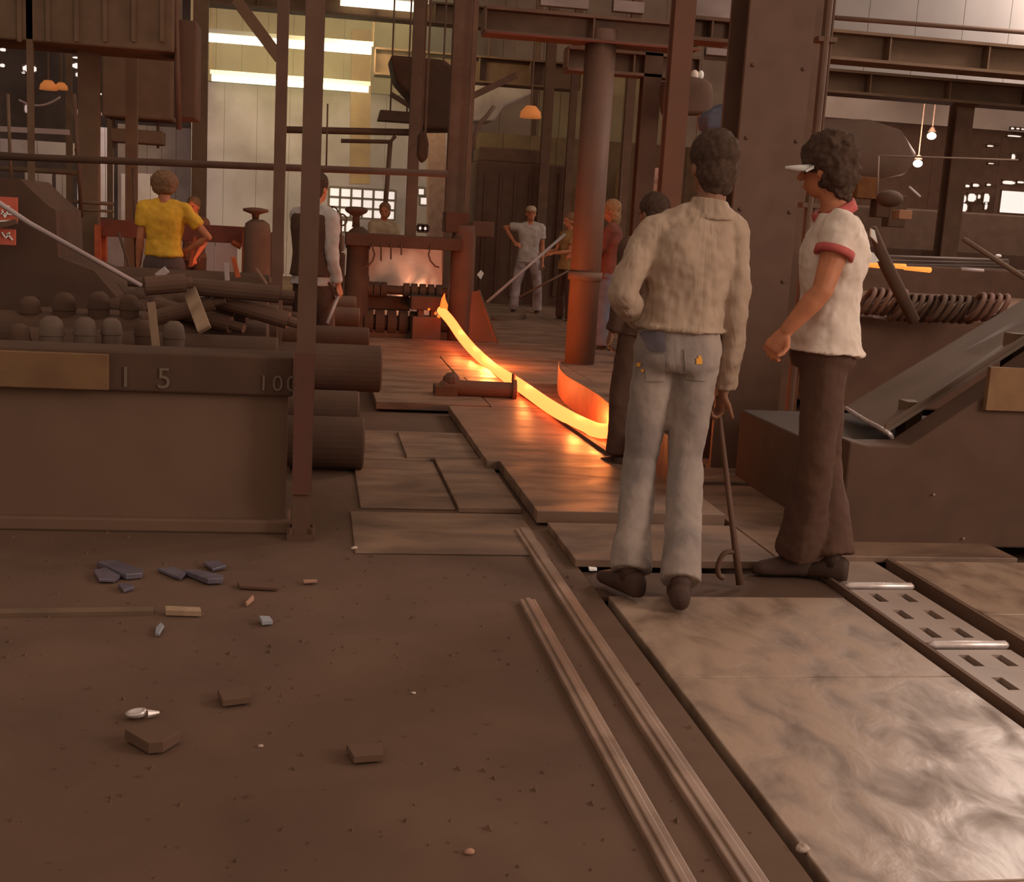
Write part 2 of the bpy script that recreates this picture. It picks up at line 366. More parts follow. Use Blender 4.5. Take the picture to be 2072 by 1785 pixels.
b = MB(); a = V(1690, 36, 11); c = V(2200, 75, 11); b.tube([a, c], 0.022, 8); tag(b.build('crane_cable_rail', steel, smooth=True), 'thin dark rail above the upper long crane beam', 'rail')
beam('dark cross beam high behind the tubes, above the mill stand', 400, 1000, -40, 5, 20, 0.4, steel2)
beam('broad dark beam over the middle of the hall, right of the lit tubes', 760, 1180, 95, 150, 22, 0.5, steel)
# crane girder upper left
t = thing('crane_bridge', 'massive dark overhead crane bridge at the upper left', 'crane', tuple(V(150, 80, 13)))
b = MB(); pb(b, -160, -80, 352, 86, 13, 0.8); b.build('girder', steel2, t, bevel=0.02)
b = MB()
for i in range(9):
    pb(b, -140+i*58, -70, -132+i*58, 84, 12.97, 0.03)
b.build('stiffener', steel2, t)
b = MB(); pb(b, 352, 40, 398, 240, 13.2, 0.5); b.build('end_carriage', steelw, t, bevel=0.02)
b = MB(); a = V(355, 0, 13.1); c = V(362, 262, 13.1); b.tube([a, c], 0.028, 8); b.build('drop_pipe', rust, t, smooth=True)
# trolley and festoon
b = MB(); pb(b, 82, 88, 350, 250, 16, 0.6); 
t = thing('crane_trolley', 'dark crane trolley hanging below the bridge at upper left', 'crane trolley', tuple(V(215, 250, 16)))
b = MB(); pb(b, 205, 90, 350, 240, 16, 0.6); b.build('hoist_box', steel2, t, bevel=0.03)
b = MB(); b.tube([V(230, 240, 16.3), V(230, 300, 16.3)], 0.02, 8); b.tube([V(320, 240, 16.3), V(320, 300, 16.3)], 0.02, 8); b.build('rope', steel, t)
b = MB(); pb(b, 222, 262, 330, 290, 16.1, 0.3); b.build('hook_block', steel2, t, bevel=0.02)
pts = []
for i in range(17):
    s_ = i/16; pts.append(V(38+84*s_, 202+12*(1-(2*s_-1)**2)*1.2-6*s_, 15))
b = MB(); b.tube(pts, 0.012, 8); tag(b.build('hanging_cable', pale, smooth=True), 'pale cable hanging in a shallow arc at upper left', 'cable')
# lamps and light gaps at upper left
def gap(lab, ua, va, ub, vb, y=34, m=panem, name='roof_light', skew=0, group=None):
    """framed daylight opening: a pane with a thin frame round it"""
    a = V(ua, (va+vb)/2, y); c = V(ub, (va+vb)/2, y); z1 = V((ua+ub)/2, va, y).z; z0 = V((ua+ub)/2, vb, y).z
    t = thing(name, lab, 'window', ((a.x+c.x)/2, y, z0), group)
    cx_, cz_ = (c.x-a.x)*0.28, (z1-z0)*0.28; big = (ub-ua) > 40
    if big: cx_ = cz_ = 0.02
    b = MB(); b.prism([(a.x+cx_, y, z0), (c.x-cx_, y, z0), (c.x, y, z0+cz_), (c.x, y, z1-cz_), (c.x-cx_, y, z1), (a.x+cx_, y, z1), (a.x, y, z1-cz_), (a.x, y, z0+cz_)], (0, 0.03, 0)); b.build('pane', m, t)
    f = MB(); q = 0.018
    f.box((a.x-q, y-0.02, z0-q), (a.x, y+0.05, z1+q)); f.box((c.x, y-0.02, z0-q), (c.x+q, y+0.05, z1+q)); f.box((a.x-q, y-0.02, z1), (c.x+q, y+0.05, z1+q)); f.box((a.x-q, y-0.02, z0-q), (c.x+q, y+0.05, z0))
    f.build('frame', steel2, t)
    return t
for i, (ua, va, ub, vb) in enumerate(sorted([(0,97,12,104),(0,129,10,136),(46,132,74,146),(148,97,163,103),(166,98,172,103),(184,98,188,104),(147,115,172,119),(146,128,172,139),(153,146,173,157),(182,131,187,141),(181,148,188,161),(233,137,241,144),(234,149,243,158),(244,156,252,166),(201,189,208,192),(44,144,51,149)])):
    gap(nth(i)+' from the left of the bright chinks in the far left wall', ua, va, ub, vb, 34, panem, group='chinks of daylight at upper left')
for i, (ua, va, ub, vb) in enumerate(sorted([(148,222,163,232),(205,226,228,236),(50,212,56,228)])):
    gap(nth(i)+' from the left of the dull panes low among the dark steelwork at upper left', ua, va, ub, vb, 33, panedim, group='dull panes at left')
gap('bright patch of windows far behind the near men at right edge', 2024, 388, 2100, 432, 29.9, panem, 'window')
for i, (ua, va, ub, vb) in enumerate(sorted([(1952,374,1962,379),(1968,372,1981,378),(1996,372,2005,376),(2028,366,2054,373),(2058,367,2072,371),(1945,395,1955,410),(1958,392,1975,408),(1978,394,1984,402),(1990,392,2002,412),(1947,412,1957,428),(1992,410,1998,424),(2045,258,2052,262),(2056,259,2063,262),(2066,260,2072,263),(2038,274,2066,277),(2046,312,2054,325),(1997,294,2010,297),(1999,330,2011,332)])):
    gap(nth(i)+' from the left of the bright openings in the far right wall', ua, va, ub, vb, 29.9, panem, group='bright openings in the far right wall')
for i, (ua, va, ub, vb) in enumerate(sorted([(722,202,727,204),(735,203,740,205),(770,203,777,206),(800,202,806,206),(810,213,818,222),(815,205,830,210),(826,194,832,198),(845,172,848,176),(668,203,672,206),(662,210,668,213)])):
    gap(nth(i)+' from the left of the tiny chinks under the lit tubes', ua, va, ub, vb, 29, panem, group='chinks under the tubes')
# lamps
def bulb(lab, u, v, y, r, m=lampm, name='hanging_lamp'):
    p = V(u, v, y); t = thing(name, lab, 'lamp', tuple(p))
    b = MB(); b.ball(p, r, r, r*0.8); b.build('bulb', m, t, smooth=True)
    b = MB(); b.loft([(p+Vector((0,0,r*0.9)), Vector((r*0.9,0,0)), Vector((0,r*0.9,0))), (p+Vector((0,0,r*1.8)), Vector((r*0.4,0,0)), Vector((0,r*0.4,0)))], 14)
    b.tube([p+Vector((0,0,r*1.7)), p+Vector((0,0,(10.6 if u < 1000 else 9.9)-p.z))], 0.012, 6); b.build('shade', steel, t)
    return t
for u_, v_ in ((1885,275),(1857,331)): light('bay_lamp', 'POINT', tuple(V(u_, v_+20, 23.2)), None, 330, (1.0, 0.84, 0.70), 0.08)
bulb('bright lamp bulb hanging higher in the right bay', 1885, 275, 24, 0.095)
bulb('bright lamp bulb hanging lower in the right bay', 1857, 331, 24, 0.095)
bulb('greenish lit lamp under the crane at upper left', 62, 175, 20, 0.05)
bulb('small dull orange lamp left of the curly haired man', 1618, 306, 14, 0.03, lampo)
def dome(lab, u, v, y, r):
    p = V(u, v, y); t = thing('dome_lamp', lab, 'lamp', tuple(p))
    b = MB(); b.loft([(p+Vector((0,0,-r*0.55)), Vector((r,0,0)), Vector((0,r,0))), (p, Vector((r*0.9,0,0)), Vector((0,r*0.9,0))), (p+Vector((0,0,r*0.5)), Vector((r*0.45,0,0)), Vector((0,r*0.45,0)))], 18)
    b.build('shade', lampo, t, smooth=True); b = MB(); b.tube([p+Vector((0,0,r*0.5)), p+Vector((0,0,10.6-p.z))], 0.015, 6); b.build('rod', steel, t)
dome('orange glowing dome lamp right of the mill stand', 1074, 226, 19, 0.17)
dome('orange glowing dome lamp under the upper left crane', 98, 172, 18, 0.12)
dome('dimmer orange dome lamp beside the one under the crane', 124, 174, 18, 0.09)
# fluorescent fittings
def fitting(lab, ua, ub, v, y, th=0.085):
    a = V(ua, v, y); slope = 0.0; c = V(ub, v, y); z = a.z
    t = thing('tube_light', lab, 'light fitting', ((a.x+c.x)/2, y, z), 'rows of lit tube lights')
    n = max(1, round((c.x-a.x)/2.4)); L_ = (c.x-a.x)/n
    b = MB(); b.box((a.x, y-0.03, z+th*0.9), (c.x, y+0.09, z+th*0.9+0.07)); b.build('housing', whitep, t)
    for i in range(n):
        b = MB(); b.tube([(a.x+L_*i+0.03, y, z), (a.x+L_*(i+1)-0.03, y, z)], th*0.75, 12); b.build('tube', tubem, t, smooth=True)
    b = MB()
    for i in range(n+1): b.tube([(a.x+L_*i, y+0.03, z+0.1), (a.x+L_*i, y+0.03, z+2.0)], 0.012, 6)
    b.build('hanger', steel2, t)
    light('tube_glow', 'AREA', ((a.x+c.x)/2, y+0.3, z+0.0), ((a.x+c.x)/2, y+3.5, z-1.2), 75, (1.0, 0.86, 0.42), c.x-a.x, 0.2)
fitting('top row of lit tube lights cut by the picture\'s top edge', 685, 868, 2, 20, 0.09)
fitting('middle row of lit tube lights at upper left', 366, 756, 72, 21.5)
fitting('lower row of lit tube lights, below the middle row', 425, 750, 157, 23, 0.075)
b = MB(); a = V(478, 0, 14); c = V(566, 118, 14); b.bar(a, c, 0.1, 0.12); tag(b.build('diagonal_brace', steel2), 'slanting dark brace crossing the middle row of tubes', 'brace')
b = MB(); a = V(955, 195, 20); c = V(1045, 152, 20); b.bar(a, c, 0.08, 0.1); tag(b.build('diagonal_brace', steel), 'dark slanting brace in front of the mauve duct', 'brace')
b = MB(); a = V(790, 190, 19); c = V(835, 218, 19); b.bar(a, c, 0.07, 0.07); tag(b.build('diagonal_brace', steel), 'short dark slanting brace below the tubes', 'brace')
# ------------------------------------------------------------------ background walls and panels
def panel(name, lab, cat, ua, va, ub, vb, y, m, ribs=0, dy=0.06, group=None, toground=False):
    a = V(ua, (va+vb)/2, y); c = V(ub, (va+vb)/2, y); z1 = V((ua+ub)/2, va, y).z; z0 = 0 if toground else V((ua+ub)/2, vb, y).z
    t = thing(name, lab, cat, ((a.x+c.x)/2, y, z0), group)
    n = max(1, ribs)
    wdt = (c.x-a.x)/n
    first = None
    for i in range(n):
        b = MB(); b.box((a.x+wdt*i+(0.004 if n > 1 else 0), y, z0), (a.x+wdt*(i+1)-(0.004 if n > 1 else 0), y+dy, z1)); b.build('sheet', m, t)
    b = MB(); b.box((a.x, y+dy, z1-0.15), (c.x, y+dy+0.05, z1)); b.box((a.x, y+dy, z0), (c.x, y+dy+0.05, z0+0.15)); b.build('rail', steel, t)
    return t
panel('partition_wall', 'olive-lit partition behind the rows of tube lights', 'partition', 385, -60, 850, 178, 27, paleg, 9)
panel('partition_wall', 'pale cream wall below the tube lights, behind the mill stand', 'partition', 385, 182, 900, 640, 28, pale, 8, toground=True)
panel('partition_wall', 'mauve grey sheeted wall at left behind the yellow-shirted man', 'partition', 238, 255, 385, 470, 30, greyd, 5)
for ua, va, ub, vb, lab in [(197,258,228,318,'pale mauve sheet between dark posts, upper one at left'),(197,330,230,440,'pale sheet below the upper mauve one, above the orange frame'),
                            (113,352,140,500,'tall pale sheet at far left beside the dark sloping machine'),(156,330,176,480,'narrow pale sheet between two dark posts at left'),
                            (50,345,105,400,'pinkish pale sheet above the dark sloping machine'),(245,352,272,448,'pinkish sheet left of the yellow-shirted man\'s head'),
                            (278,352,330,446,'pinkish sheet right behind the curly haired yellow-shirted man'),(0,285,150,312,'dull band of sheeting at the far left')]:
    panel('wall_sheet', lab, 'sheet', ua, va, ub, vb, 26 if ua > 120 else 24, pale, 2, group=None)
panel('wall_sheet', 'pale sheet seen through the orange frame', 'sheet', 205, 470, 480, 585, 17, pale, 6)
b = MB(); a = V(0, 261, 15); c = V(140, 268, 15); b.bar(a, c, 0.06, 0.06); tag(b.build('light_rail', pale), 'pale horizontal rail at far left below the hanging cable', 'rail')
panel('partition_wall', 'dark olive sheeted wall between stand and round column', 'partition', 955, 285, 1480, 620, 23, steel2, 10, toground=True)
panel('partition_wall', 'olive wall high behind the round column', 'partition', 1090, 150, 1345, 300, 24, paleg, 6)
panel('partition_wall', 'dim olive upper wall right of the mill stand', 'partition', 850, -60, 1500, 290, 31, greyd, 8)
for ua, va, ub, vb, lab in [(1112,345,1140,395,'small ochre board on the dark wall, higher one'),(1150,380,1170,440,'small ochre board on the dark wall beside round column'),(1246,350,1268,400,'orange-brown board left of the flat post')]:
    panel('wall_board', lab, 'board', ua, va, ub, vb, 22.5, yellowp, 1)
for ua, va, ub, vb, lab in [(1095,-20,1192,14,'pale strip for a gap of light above the deep plate beam'),(1242,2,1304,24,'pale strip for a gap of light right of the round column top'),(1404,-20,1486,34,'pale strip of far cladding beside the main column top'),(1236,84,1300,99,'thin pale strip for light below the deep beam, between the two posts'),(1328,88,1360,103,'thin pale strip for light below the deep beam, left of the rust red post'),(1326,150,1360,165,'thin pale strip under the lower dark beam'),(1430,98,1486,112,'pale wedge of cladding beside the main column')]:
    panel('pale_stand_in', lab, 'cladding', ua, va, ub, vb, 17, pale, 1)  # pale sheets, most standing in for strips of light through gaps
panel('pale_stand_in', 'pale cladding standing in for the bright roof at the top right, behind the crane beams', 'cladding', 1560, -120, 2500, 200, 19, roofpanel, 10)  # upright panel added in place of the bright roof, graded by its lamp
# mauve duct hood
def shape(name, lab, cat, pts, y, dy, m, bevel=0, group=None, hang=0):
    b = MB(); P_ = [V(u, v, y) for u, v in pts]; b.prism(P_, (0, dy, 0)); o = tag(b.build(name, m, bevel=bevel), lab, cat, group)
    if hang:
        xs = [q.x for q in P_]; zt_ = max(q.z for q in P_)
        for k in (0.3, 0.7):
            b = MB(); x_ = min(xs)+(max(xs)-min(xs))*k; b.tube([(x_, y+dy/2, zt_-0.15), (x_, y+dy/2, hang)], 0.015, 6); b.build('hanger', steel, o)
    return o
shape('duct_hood', 'mauve grey hood curving up beside the stand\'s right post', 'hood', [(950,245),(950,195),(965,165),(985,148),(1030,150),(1085,158),(1075,190),(1020,215),(1000,245)], 25, 1.0, pale, 0.05, None, 10.6)
# windows with muntins behind the stand
def window(n, ua, va, ub, vb, y, cols, rows, lab):
    a = V(ua, (va+vb)/2, y); c = V(ub, (va+vb)/2, y); z1 = V((ua+ub)/2, va, y).z; z0 = V((ua+ub)/2, vb, y).z
    t = thing('window_%d' % n, lab, 'window', ((a.x+c.x)/2, y, z0)); t['kind'] = 'structure'; del t['category']
    dx = (c.x-a.x)/cols; dz = (z1-z0)/rows
    for i in range(cols):
        for j in range(rows):
            b = MB(); b.box((a.x+dx*i+0.02, y+0.02, z0+dz*j+0.02), (a.x+dx*(i+1)-0.02, y+0.04, z0+dz*(j+1)-0.02)); b.build('pane', panem, t)
    b = MB()
    for i in range(cols+1): b.box((a.x+dx*i-0.025, y, z0), (a.x+dx*i+0.025, y+0.06, z1))
    for j in range(rows+1): b.box((a.x, y, z0+dz*j-0.025), (c.x, y+0.06, z0+dz*j+0.025))
    b.build('window_frame', steelw, t)
window(1, 665, 382, 800, 442, 27.5, 6, 3, 'daylit window behind the mill stand')
window(2, 655, 444, 720, 470, 27.4, 3, 1, 'low daylit window left of the stand')
window(3, 849, 398, 872, 416, 27, 1, 1, 'small bright window beside the stand\'s right post')
window(4, 845, 456, 866, 468, 20, 2, 1, 'tiny bright pane above the stand beam')
window(5, 845, 380, 860, 396, 27, 1, 1, 'tiny bright pane above the small window')
shape('yellow_column', 'pale yellow-brown column under the tube glow', 'column', [(712,60),(752,60),(748,372),(708,372)], 25.5, 0.4, yellowp)
shape('brick_pier', 'pinkish brick pier seen between the dark posts', 'pier', [(868,265),(902,265),(902,600),(868,600)], 22, 0.5, mat('pink_brick', (0.42,0.24,0.19),(0.32,0.17,0.13),0.9,0,9), 0)
# horizontal pipes crossing
def pipe(lab, pts, r, m=steel, name='pipe', cat='pipe', n=10):
    b = MB(); b.tube([V(*p) for p in pts], r, n); return tag(b.build(name, m, smooth=True), lab, cat)
pipe('long dark pipe crossing the hall at head height from left edge to the stand', [(-60,314,10.5),(300,328,10.5),(905,352,10.5)], 0.030, pitch)
pipe('second dark pipe under the cream wall left of the dark post', [(560,262,18),(830,268,18)], 0.05, steel)
pipe('dark vertical pipe hanging in front of the cream wall', [(790,285,18),(776,470,18)], 0.035, steel)
pipe('short horizontal pipe with elbow by the hanging pipe', [(690,285,18),(790,287,18),(800,275,18)], 0.03, steel)
pipe('thin vertical pipe from the pale wall down behind the window', [(663,210,17),(660,350,17)], 0.012, steel)
pipe('curved pale pipe right of the stand', [(1000,215,17),(985,235,17),(970,250,17),(962,272,17),(955,300,17)], 0.03, greyd)
pipe('thin dark ladder rail at far left', [(16,190,12),(22,360,12)], 0.015, steel2)
pipe('dark pipe left of the yellow-shirted man', [(150,190,12.5),(165,440,12.5)], 0.02, steelw)
pipe('thin dark pipe passing behind the yellow-shirted man\'s left', [(270,340,13.5),(276,540,13.5)], 0.018, steelw)
pipe('slanting thin hose at left of yellow-shirted man', [(240,470,13),(262,540,13),(272,560,13)], 0.015, steelw)
pipe('dark horizontal bar between the posts at far left', [(0,340,14),(190,352,14)], 0.03, steel2)
pipe('dark bar across the pale sheets at far left', [(150,408,13),(230,413,13)], 0.02, steel2)
pipe('second dark bar across the pale sheets', [(150,424,13),(230,428,13)], 0.015, steel2)
shape('hoist_head', 'dark bulky hoist head hanging above the mill stand', 'hoist', [(790,110),(900,120),(945,160),(945,262),(860,262),(838,245),(835,200),(800,160)], 17.5, 0.8, pitch, 0.05, None, 10.6)
shape('motor_housing', 'dark knobbly motor by the brick pier above the stand', 'motor', [(848,270),(862,262),(868,290),(866,320),(856,330),(846,315)], 16, 0.3, pitch, 0.03, None, 10.6)
shape('ledge', 'dark shelf over the cream wall near the hoist head', 'shelf', [(770,222),(850,228),(850,248),(765,242)], 19, 0.4, steel, 0, None, 10.6)
# dark clutter machine behind the stand, right side and left side
t = thing('control_cabinet', 'dark cabinet between the grey-sleeved man and the stand', 'cabinet', tuple(G(675,640)))
b = MB(); pb(b, 655, 512, 697, 640, 15.5, 0.5); b.build('body', steelw, t, bevel=0.02)
b = MB(); pb(b, 668, 566, 690, 582, 15.47, 0.03); b.build('name_plate', greyd, t, label='pale plate')
b = MB(); pb(b, 655, 475, 697, 508, 15.6, 0.3); b.build('top_box', greyd, t, bevel=0.02)
for k, (u, v) in enumerate([(672,430),(690,445),(655,450)]):
    t = thing('hand_wheel', ['dark hand wheel in front of the daylit window, highest', 'dark hand wheel in front of the daylit window, right one', 'dark hand wheel beside the grey-sleeved man'][k], 'wheel', tuple(V(u, v, 15)))
    p = V(u, v, 15); b = MB()
    b.tube([p+Vector((0.07*math.cos(a), 0, 0.07*math.sin(a))) for a in [i*math.pi/8 for i in range(17)]], 0.012, 6)
    b.build('rim', steelw, t); b = MB(); b.tube([p+Vector((-0.07,0,0)), p+Vector((0.07,0,0))], 0.008, 6); b.tube([p+Vector((0,0,-0.07)), p+Vector((0,0,0.07))], 0.008, 6); b.tube([p, Vector((p.x, p.y, 0))], 0.02, 6); b.build('spoke', steelw, t)
# dark machine right of stand behind hip-handed man
t = thing('gear_housing', 'dark machine housing behind the hip-handed man', 'machine', tuple(G(1050, 628)))
b = MB(); pb(b, 960, 330, 1150, 622, 21, 1.2); b.build('body', steelw, t, bevel=0.04)
b = MB(); [pb(b, 975+i*30, 350, 980+i*30, 600, 20.97, 0.04) for i in range(6)]; b.build('rib', steelw, t)
b = MB(); pb(b, 970, 300, 1100, 330, 21.2, 0.8); b.build('cap', steel, t, bevel=0.03)
b = MB(); pb(b, 955, 448, 1000, 480, 17, 0.4); tag(b.build('bracket_box', steelw, bevel=0.02), 'small dark box beside the top of the stand\'s red housing', 'box')
pb_ = MB(); a = V(972, 556, 15.5); pb_.prism([a+Vector((-0.045,0,0)), a+Vector((0.01,0,-0.06)), a+Vector((0.045,0,0.02)), a+Vector((0.005,0,0.06))], (0,0.01,0)); tag(pb_.build('paper_tag', whitep), 'small white tag hanging right of the red housing', 'tag')
# ------------------------------------------------------------------ mill stand
YS = 14.2
t = thing('mill_stand', 'rolling mill stand with the glowing bar leaving it', 'rolling mill', tuple(G(825, 690)))
def lathe_px(u, prof, y, m, name, par, n=24, du=0):
    """upright turned shape: list of (v, half width in px)"""
    b = MB(); s_ = V(u+1, prof[0][0], y).x - V(u, prof[0][0], y).x
    p0 = V(u, prof[0][0], y)
    rings = [((p0.x, y, max(0.0, V(u, v, y).z)), Vector((r*s_, 0, 0)), Vector((0, r*s_, 0))) for v, r in prof]
    b.loft(rings, n); return b.build(name, m, par, smooth=True)
lathe_px(718, [(692,27),(680,25),(560,25),(555,23),(505,22),(500,25),(480,24),(468,20),(461,12),(458,8)], YS, pitch, 'left_housing', t)
lathe_px(720, [(460,8),(440,7),(436,9),(431,19),(427,23),(423,23),(419,18),(418,8)], YS, pitch, 'screw_wheel', t)
lathe_px(928, [(692,27),(684,25),(600,25),(480,24),(470,22),(455,22)], YS, rust, 'right_housing', t).__setitem__('label', 'right housing glowing dull red')
b = MB(); xbeam(b, 700, 935, 470, 496, YS-0.2, 0.4); b.build('cross_beam', pitch, t, bevel=0.01)
b = MB(); xbeam(b, 903, 951, 428, 470, YS-0.1, 0.4); b.build('top_block', pitch, t, bevel=0.01)
for nm, vc, z_r, cols in [('upper_roll', 588, 0.075, [748,762,776,822,838,855,872,888]), ('lower_roll', 655, 0.13, [745,768,792,815,838])]:
    p = V(735, vc, YS); q = V(905, vc, YS); z = V(820, vc, YS).z
    b = MB(); prof = []
    xs = [p.x]
    b.tube([(p.x, YS, z), (q.x, YS, z)], z_r*0.7, 20)
    for u in cols:
        cx = V(u, vc, YS).x; wd = 0.034 if nm[0] == 'u' else 0.05
        b.tube([(cx-wd-0.006, YS, z), (cx-wd, YS, z), (cx+wd, YS, z), (cx+wd+0.006, YS, z)], [z_r*0.7, z_r*1.15, z_r*1.15, z_r*0.7], 20)
    b.build(nm, pitch, t, smooth=False)
b = MB(); pb(b, 832, 600, 896, 628, YS-0.35, 0.3); b.build('upper_guide_box', pitch, t, bevel=0.01)
b = MB(); pb(b, 834, 642, 892, 694, YS-0.38, 0.34); b.build('lower_guide_box', rust, t, bevel=0.01)
b = MB(); pb(b, 846, 628, 858, 642, YS-0.3, 0.2); pb(b, 872, 628, 880, 642, YS-0.3, 0.2); b.build('guide_roller', steelw, t)
b = MB(); pb(b, 738, 600, 830, 628, YS+0.1, 0.2); b.build('chock', pitch, t, bevel=0.02)
b = MB(); pb(b, 740, 670, 905, 694, YS-0.1, 0.5); b.build('bed_plate', steelw, t, bevel=0.01)
for u, v1_, hook in [(752, 540, 1), (771, 528, 0), (791, 525, 0), (812, 516, 0), (873, 530, 1)]:
    a = V(u, 494, YS-0.22); e = V(u, v1_, YS-0.22); b = MB(); pts = [a, e]
    if hook:
        sgn = -1 if u < 800 else 1
        pts = [a, V(u+6*(-sgn), 515, YS-0.22), V(u-2*sgn, 528, YS-0.22), V(u+8*sgn, 539, YS-0.22), V(u+16*sgn, 541, YS-0.22)]
    b.tube(pts, 0.010, 8); b.build('hanging_hook', steelw, t)
for u, v, r in [(868, 626, 0.014), (881, 634, 0.014), (888, 640, 0.02)]:
    b = MB(); b.ball(V(u, v, YS-0.37), r); b.build('hot_spot', glow2, t, label='small glowing orange spot')
shape('haze_screen', 'pink screen plate standing in for lit haze behind the mill stand', 'screen', [(732,492),(912,492),(912,640),(732,640)], 16.6, 0.05, mat('pink_haze_colour', (0.62,0.36,0.28),(0.5,0.27,0.2),0.9,0,1.6))  # the lit pink haze is put into this screen's colour
light('hot_pass_light', 'POINT', tuple(V(840, 590, 15.6)), None, 26, (1.0, 0.42, 0.22), 0.15)
# steam
def steamvol(lab, ua, va, ub, vb, y, dy, dens, scl):
    b = MB(); pb(b, ua, va, ub, vb, y, dy)
    o = b.build('steam', None) if False else None
    me = MB(); pb(me, ua, va, ub, vb, y, dy)
    m = bpy.data.materials.new('steam_'+str(ua)); m.use_nodes = True; nt = m.node_tree; N = nt.nodes; L = nt.links
    N.remove(N['Principled BSDF']); vs = N.new('ShaderNodeVolumePrincipled'); vs.inputs['Color'].default_value = (0.9, 0.8, 0.75, 1); vs.inputs['Anisotropy'].default_value = 0.2
    tc = N.new('ShaderNodeTexCoord'); nz = N.new('ShaderNodeTexNoise'); nz.inputs['Scale'].default_value = scl; nz.inputs['Detail'].default_value = 4; nz.inputs['Distortion'].default_value = 0.8
    L.new(tc.outputs['Generated'], nz.inputs['Vector'])
    gr = N.new('ShaderNodeTexGradient'); gr.gradient_type = 'SPHERICAL'; mp = N.new('ShaderNodeMapping'); mp.inputs['Location'].default_value = (-1, -1, -1); mp.inputs['Scale'].default_value = (2, 2, 2)
    L.new(tc.outputs['Generated'], mp.inputs[0]); L.new(mp.outputs[0], gr.inputs[0])
    r = N.new('ShaderNodeMapRange'); r.inputs[1].default_value = 0.42; r.inputs[2].default_value = 0.75; r.inputs[3].default_value = 0; r.inputs[4].default_value = dens
    L.new(nz.outputs['Fac'], r.inputs[0]); mu = N.new('ShaderNodeMath'); mu.operation = 'MULTIPLY'; L.new(r.outputs[0], mu.inputs[0]); L.new(gr.outputs['Fac'], mu.inputs[1])
    L.new(mu.outputs[0], vs.inputs['Density']); L.new(vs.outputs[0], N['Material Output'].inputs['Volume'])
    o = me.build('steam', m); tag(o, lab, 'steam', kind='stuff'); return o
steamvol('thin pinkish steam drifting up between the stand\'s rolls', 738, 500, 905, 680, 14.45, 1.6, 34.0, 3.0)
hz = bpy.data.materials.new('thin_haze'); hz.use_nodes = True; nt = hz.node_tree; nt.nodes.remove(nt.nodes['Principled BSDF']); vs = nt.nodes.new('ShaderNodeVolumeScatter'); vs.inputs['Color'].default_value = (0.95, 0.9, 0.75, 1); vs.inputs['Density'].default_value = 0.035; vs.inputs['Anisotropy'].default_value = 0.1
nt.links.new(vs.outputs[0], nt.nodes['Material Output'].inputs['Volume'])
b = MB(); a = V(398, 420, 21); c = V(960, 420, 21); b.box((a.x, 20.3, 1.0), (c.x, 26.8, 7.5)); tag(b.build('haze', hz), 'thin lit haze hanging around the rows of tube lights', 'haze', kind='stuff')
# ------------------------------------------------------------------ the hot bar
path = [V(893,628,YS-0.45), V(912,650,13.4), V(933,680,12.6), V(955,706,12.0), V(978,728,11.45), V(1002,748,10.95)]
for u, v, r in [(1050,779,0), (1110,821,0), (1160,850,0), (1190,864,0)]:
    path.append(G(u, v, 0.125))
path += [G(1215,872,0.13), G(1250,871,0.13), G(1300,869,0.13)]
def smooth_path(P, n=6):
    out = []
    for i in range(len(P)-1):
        p0 = P[max(i-1,0)]; p1 = P[i]; p2 = P[i+1]; p3 = P[min(i+2, len(P)-1)]
        for k in range(n):
            t_ = k/n
            out.append(0.5*((2*p1)+(-p0+p2)*t_+(2*p0-5*p1+4*p2-p3)*t_*t_+(-p0+3*p1-3*p2+p3)*t_**3))
    return out+[P[-1]]
sp = smooth_path(path)
rr = [0.052-0.004*min(1, i/len(sp)) for i in range(len(sp))]
b = MB(); b.tube(sp, rr, 16); tag(b.build('glowing_bar', glow, smooth=True), 'glowing yellow-white hot steel bar snaking over the floor plates', 'steel bar')
for i, en in ((12, 16), (20, 20), (27, 32), (38, 16), (50, 16), (60, 18), (68, 20), (75, 24)):
    if i < len(sp):
        p = sp[i]; q = sp[min(i+1, len(sp)-1)]
        light('bar_heat_glow', 'POINT', (p.x, p.y, p.z+(0.14 if en == 32 else 0.04)), None, en, (1.0, 0.25, 0.055), 0.06)
b = MB(); b.ball(V(898, 616, YS-0.42), 0.05, 0.04, 0.11); b.build('x', glow2) if False else None
t = thing('exit_flame', 'small orange flame where the bar leaves the stand', 'flame', tuple(V(897,632,YS-0.5)))
b = MB(); p = V(898, 628, YS-0.5); b.loft([(p+Vector((0,0,0.0)), Vector((0.04,0,0)), Vector((0,0.03,0))), (p+Vector((0.0,0,0.06)), Vector((0.045,0,0)), Vector((0,0.03,0))), (p+Vector((-0.01,0,0.13)), Vector((0.022,0,0)), Vector((0,0.02,0))), (p+Vector((0.0,0,0.19)), Vector((0.004,0,0)), Vector((0,0.004,0)))], 12); b.build('flame_body', glow2, t, smooth=True)
# roller on the floor, guard strip, edge bar
p = G(892, 784, 0.13); q = G(1036, 790, 0.13); YR = (p.y+q.y)/2
t = thing('floor_roller', 'dark guide roller lying on the plates, its end against the glowing bar', 'roller', (p.x, YR, 0.07))
b = MB(); b.tube([(p.x, YR+0.03, 0.13), (p.x+0.03, YR+0.02, 0.13), (q.x, YR-0.02, 0.13)], [0.05,0.062,0.062], 18); b.build('barrel', rust, t, smooth=False)
b = MB(); b.tube([(q.x, YR-0.02, 0.13), (q.x+0.03, YR-0.022, 0.13)], 0.085, 18); b.tube([(q.x+0.005, YR-0.022, 0.2), (q.x+0.005, YR-0.022, 0.26)], 0.015, 8); b.build('end_flange', rust, t)
b = MB(); b.box((p.x-0.05, YR-0.08, 0.07), (p.x+0.12, YR+0.12, 0.15)); b.ball((p.x+0.08, YR+0.03, 0.18), 0.07, nu=10, nv=6); b.build('bearing_block', steelw, t)
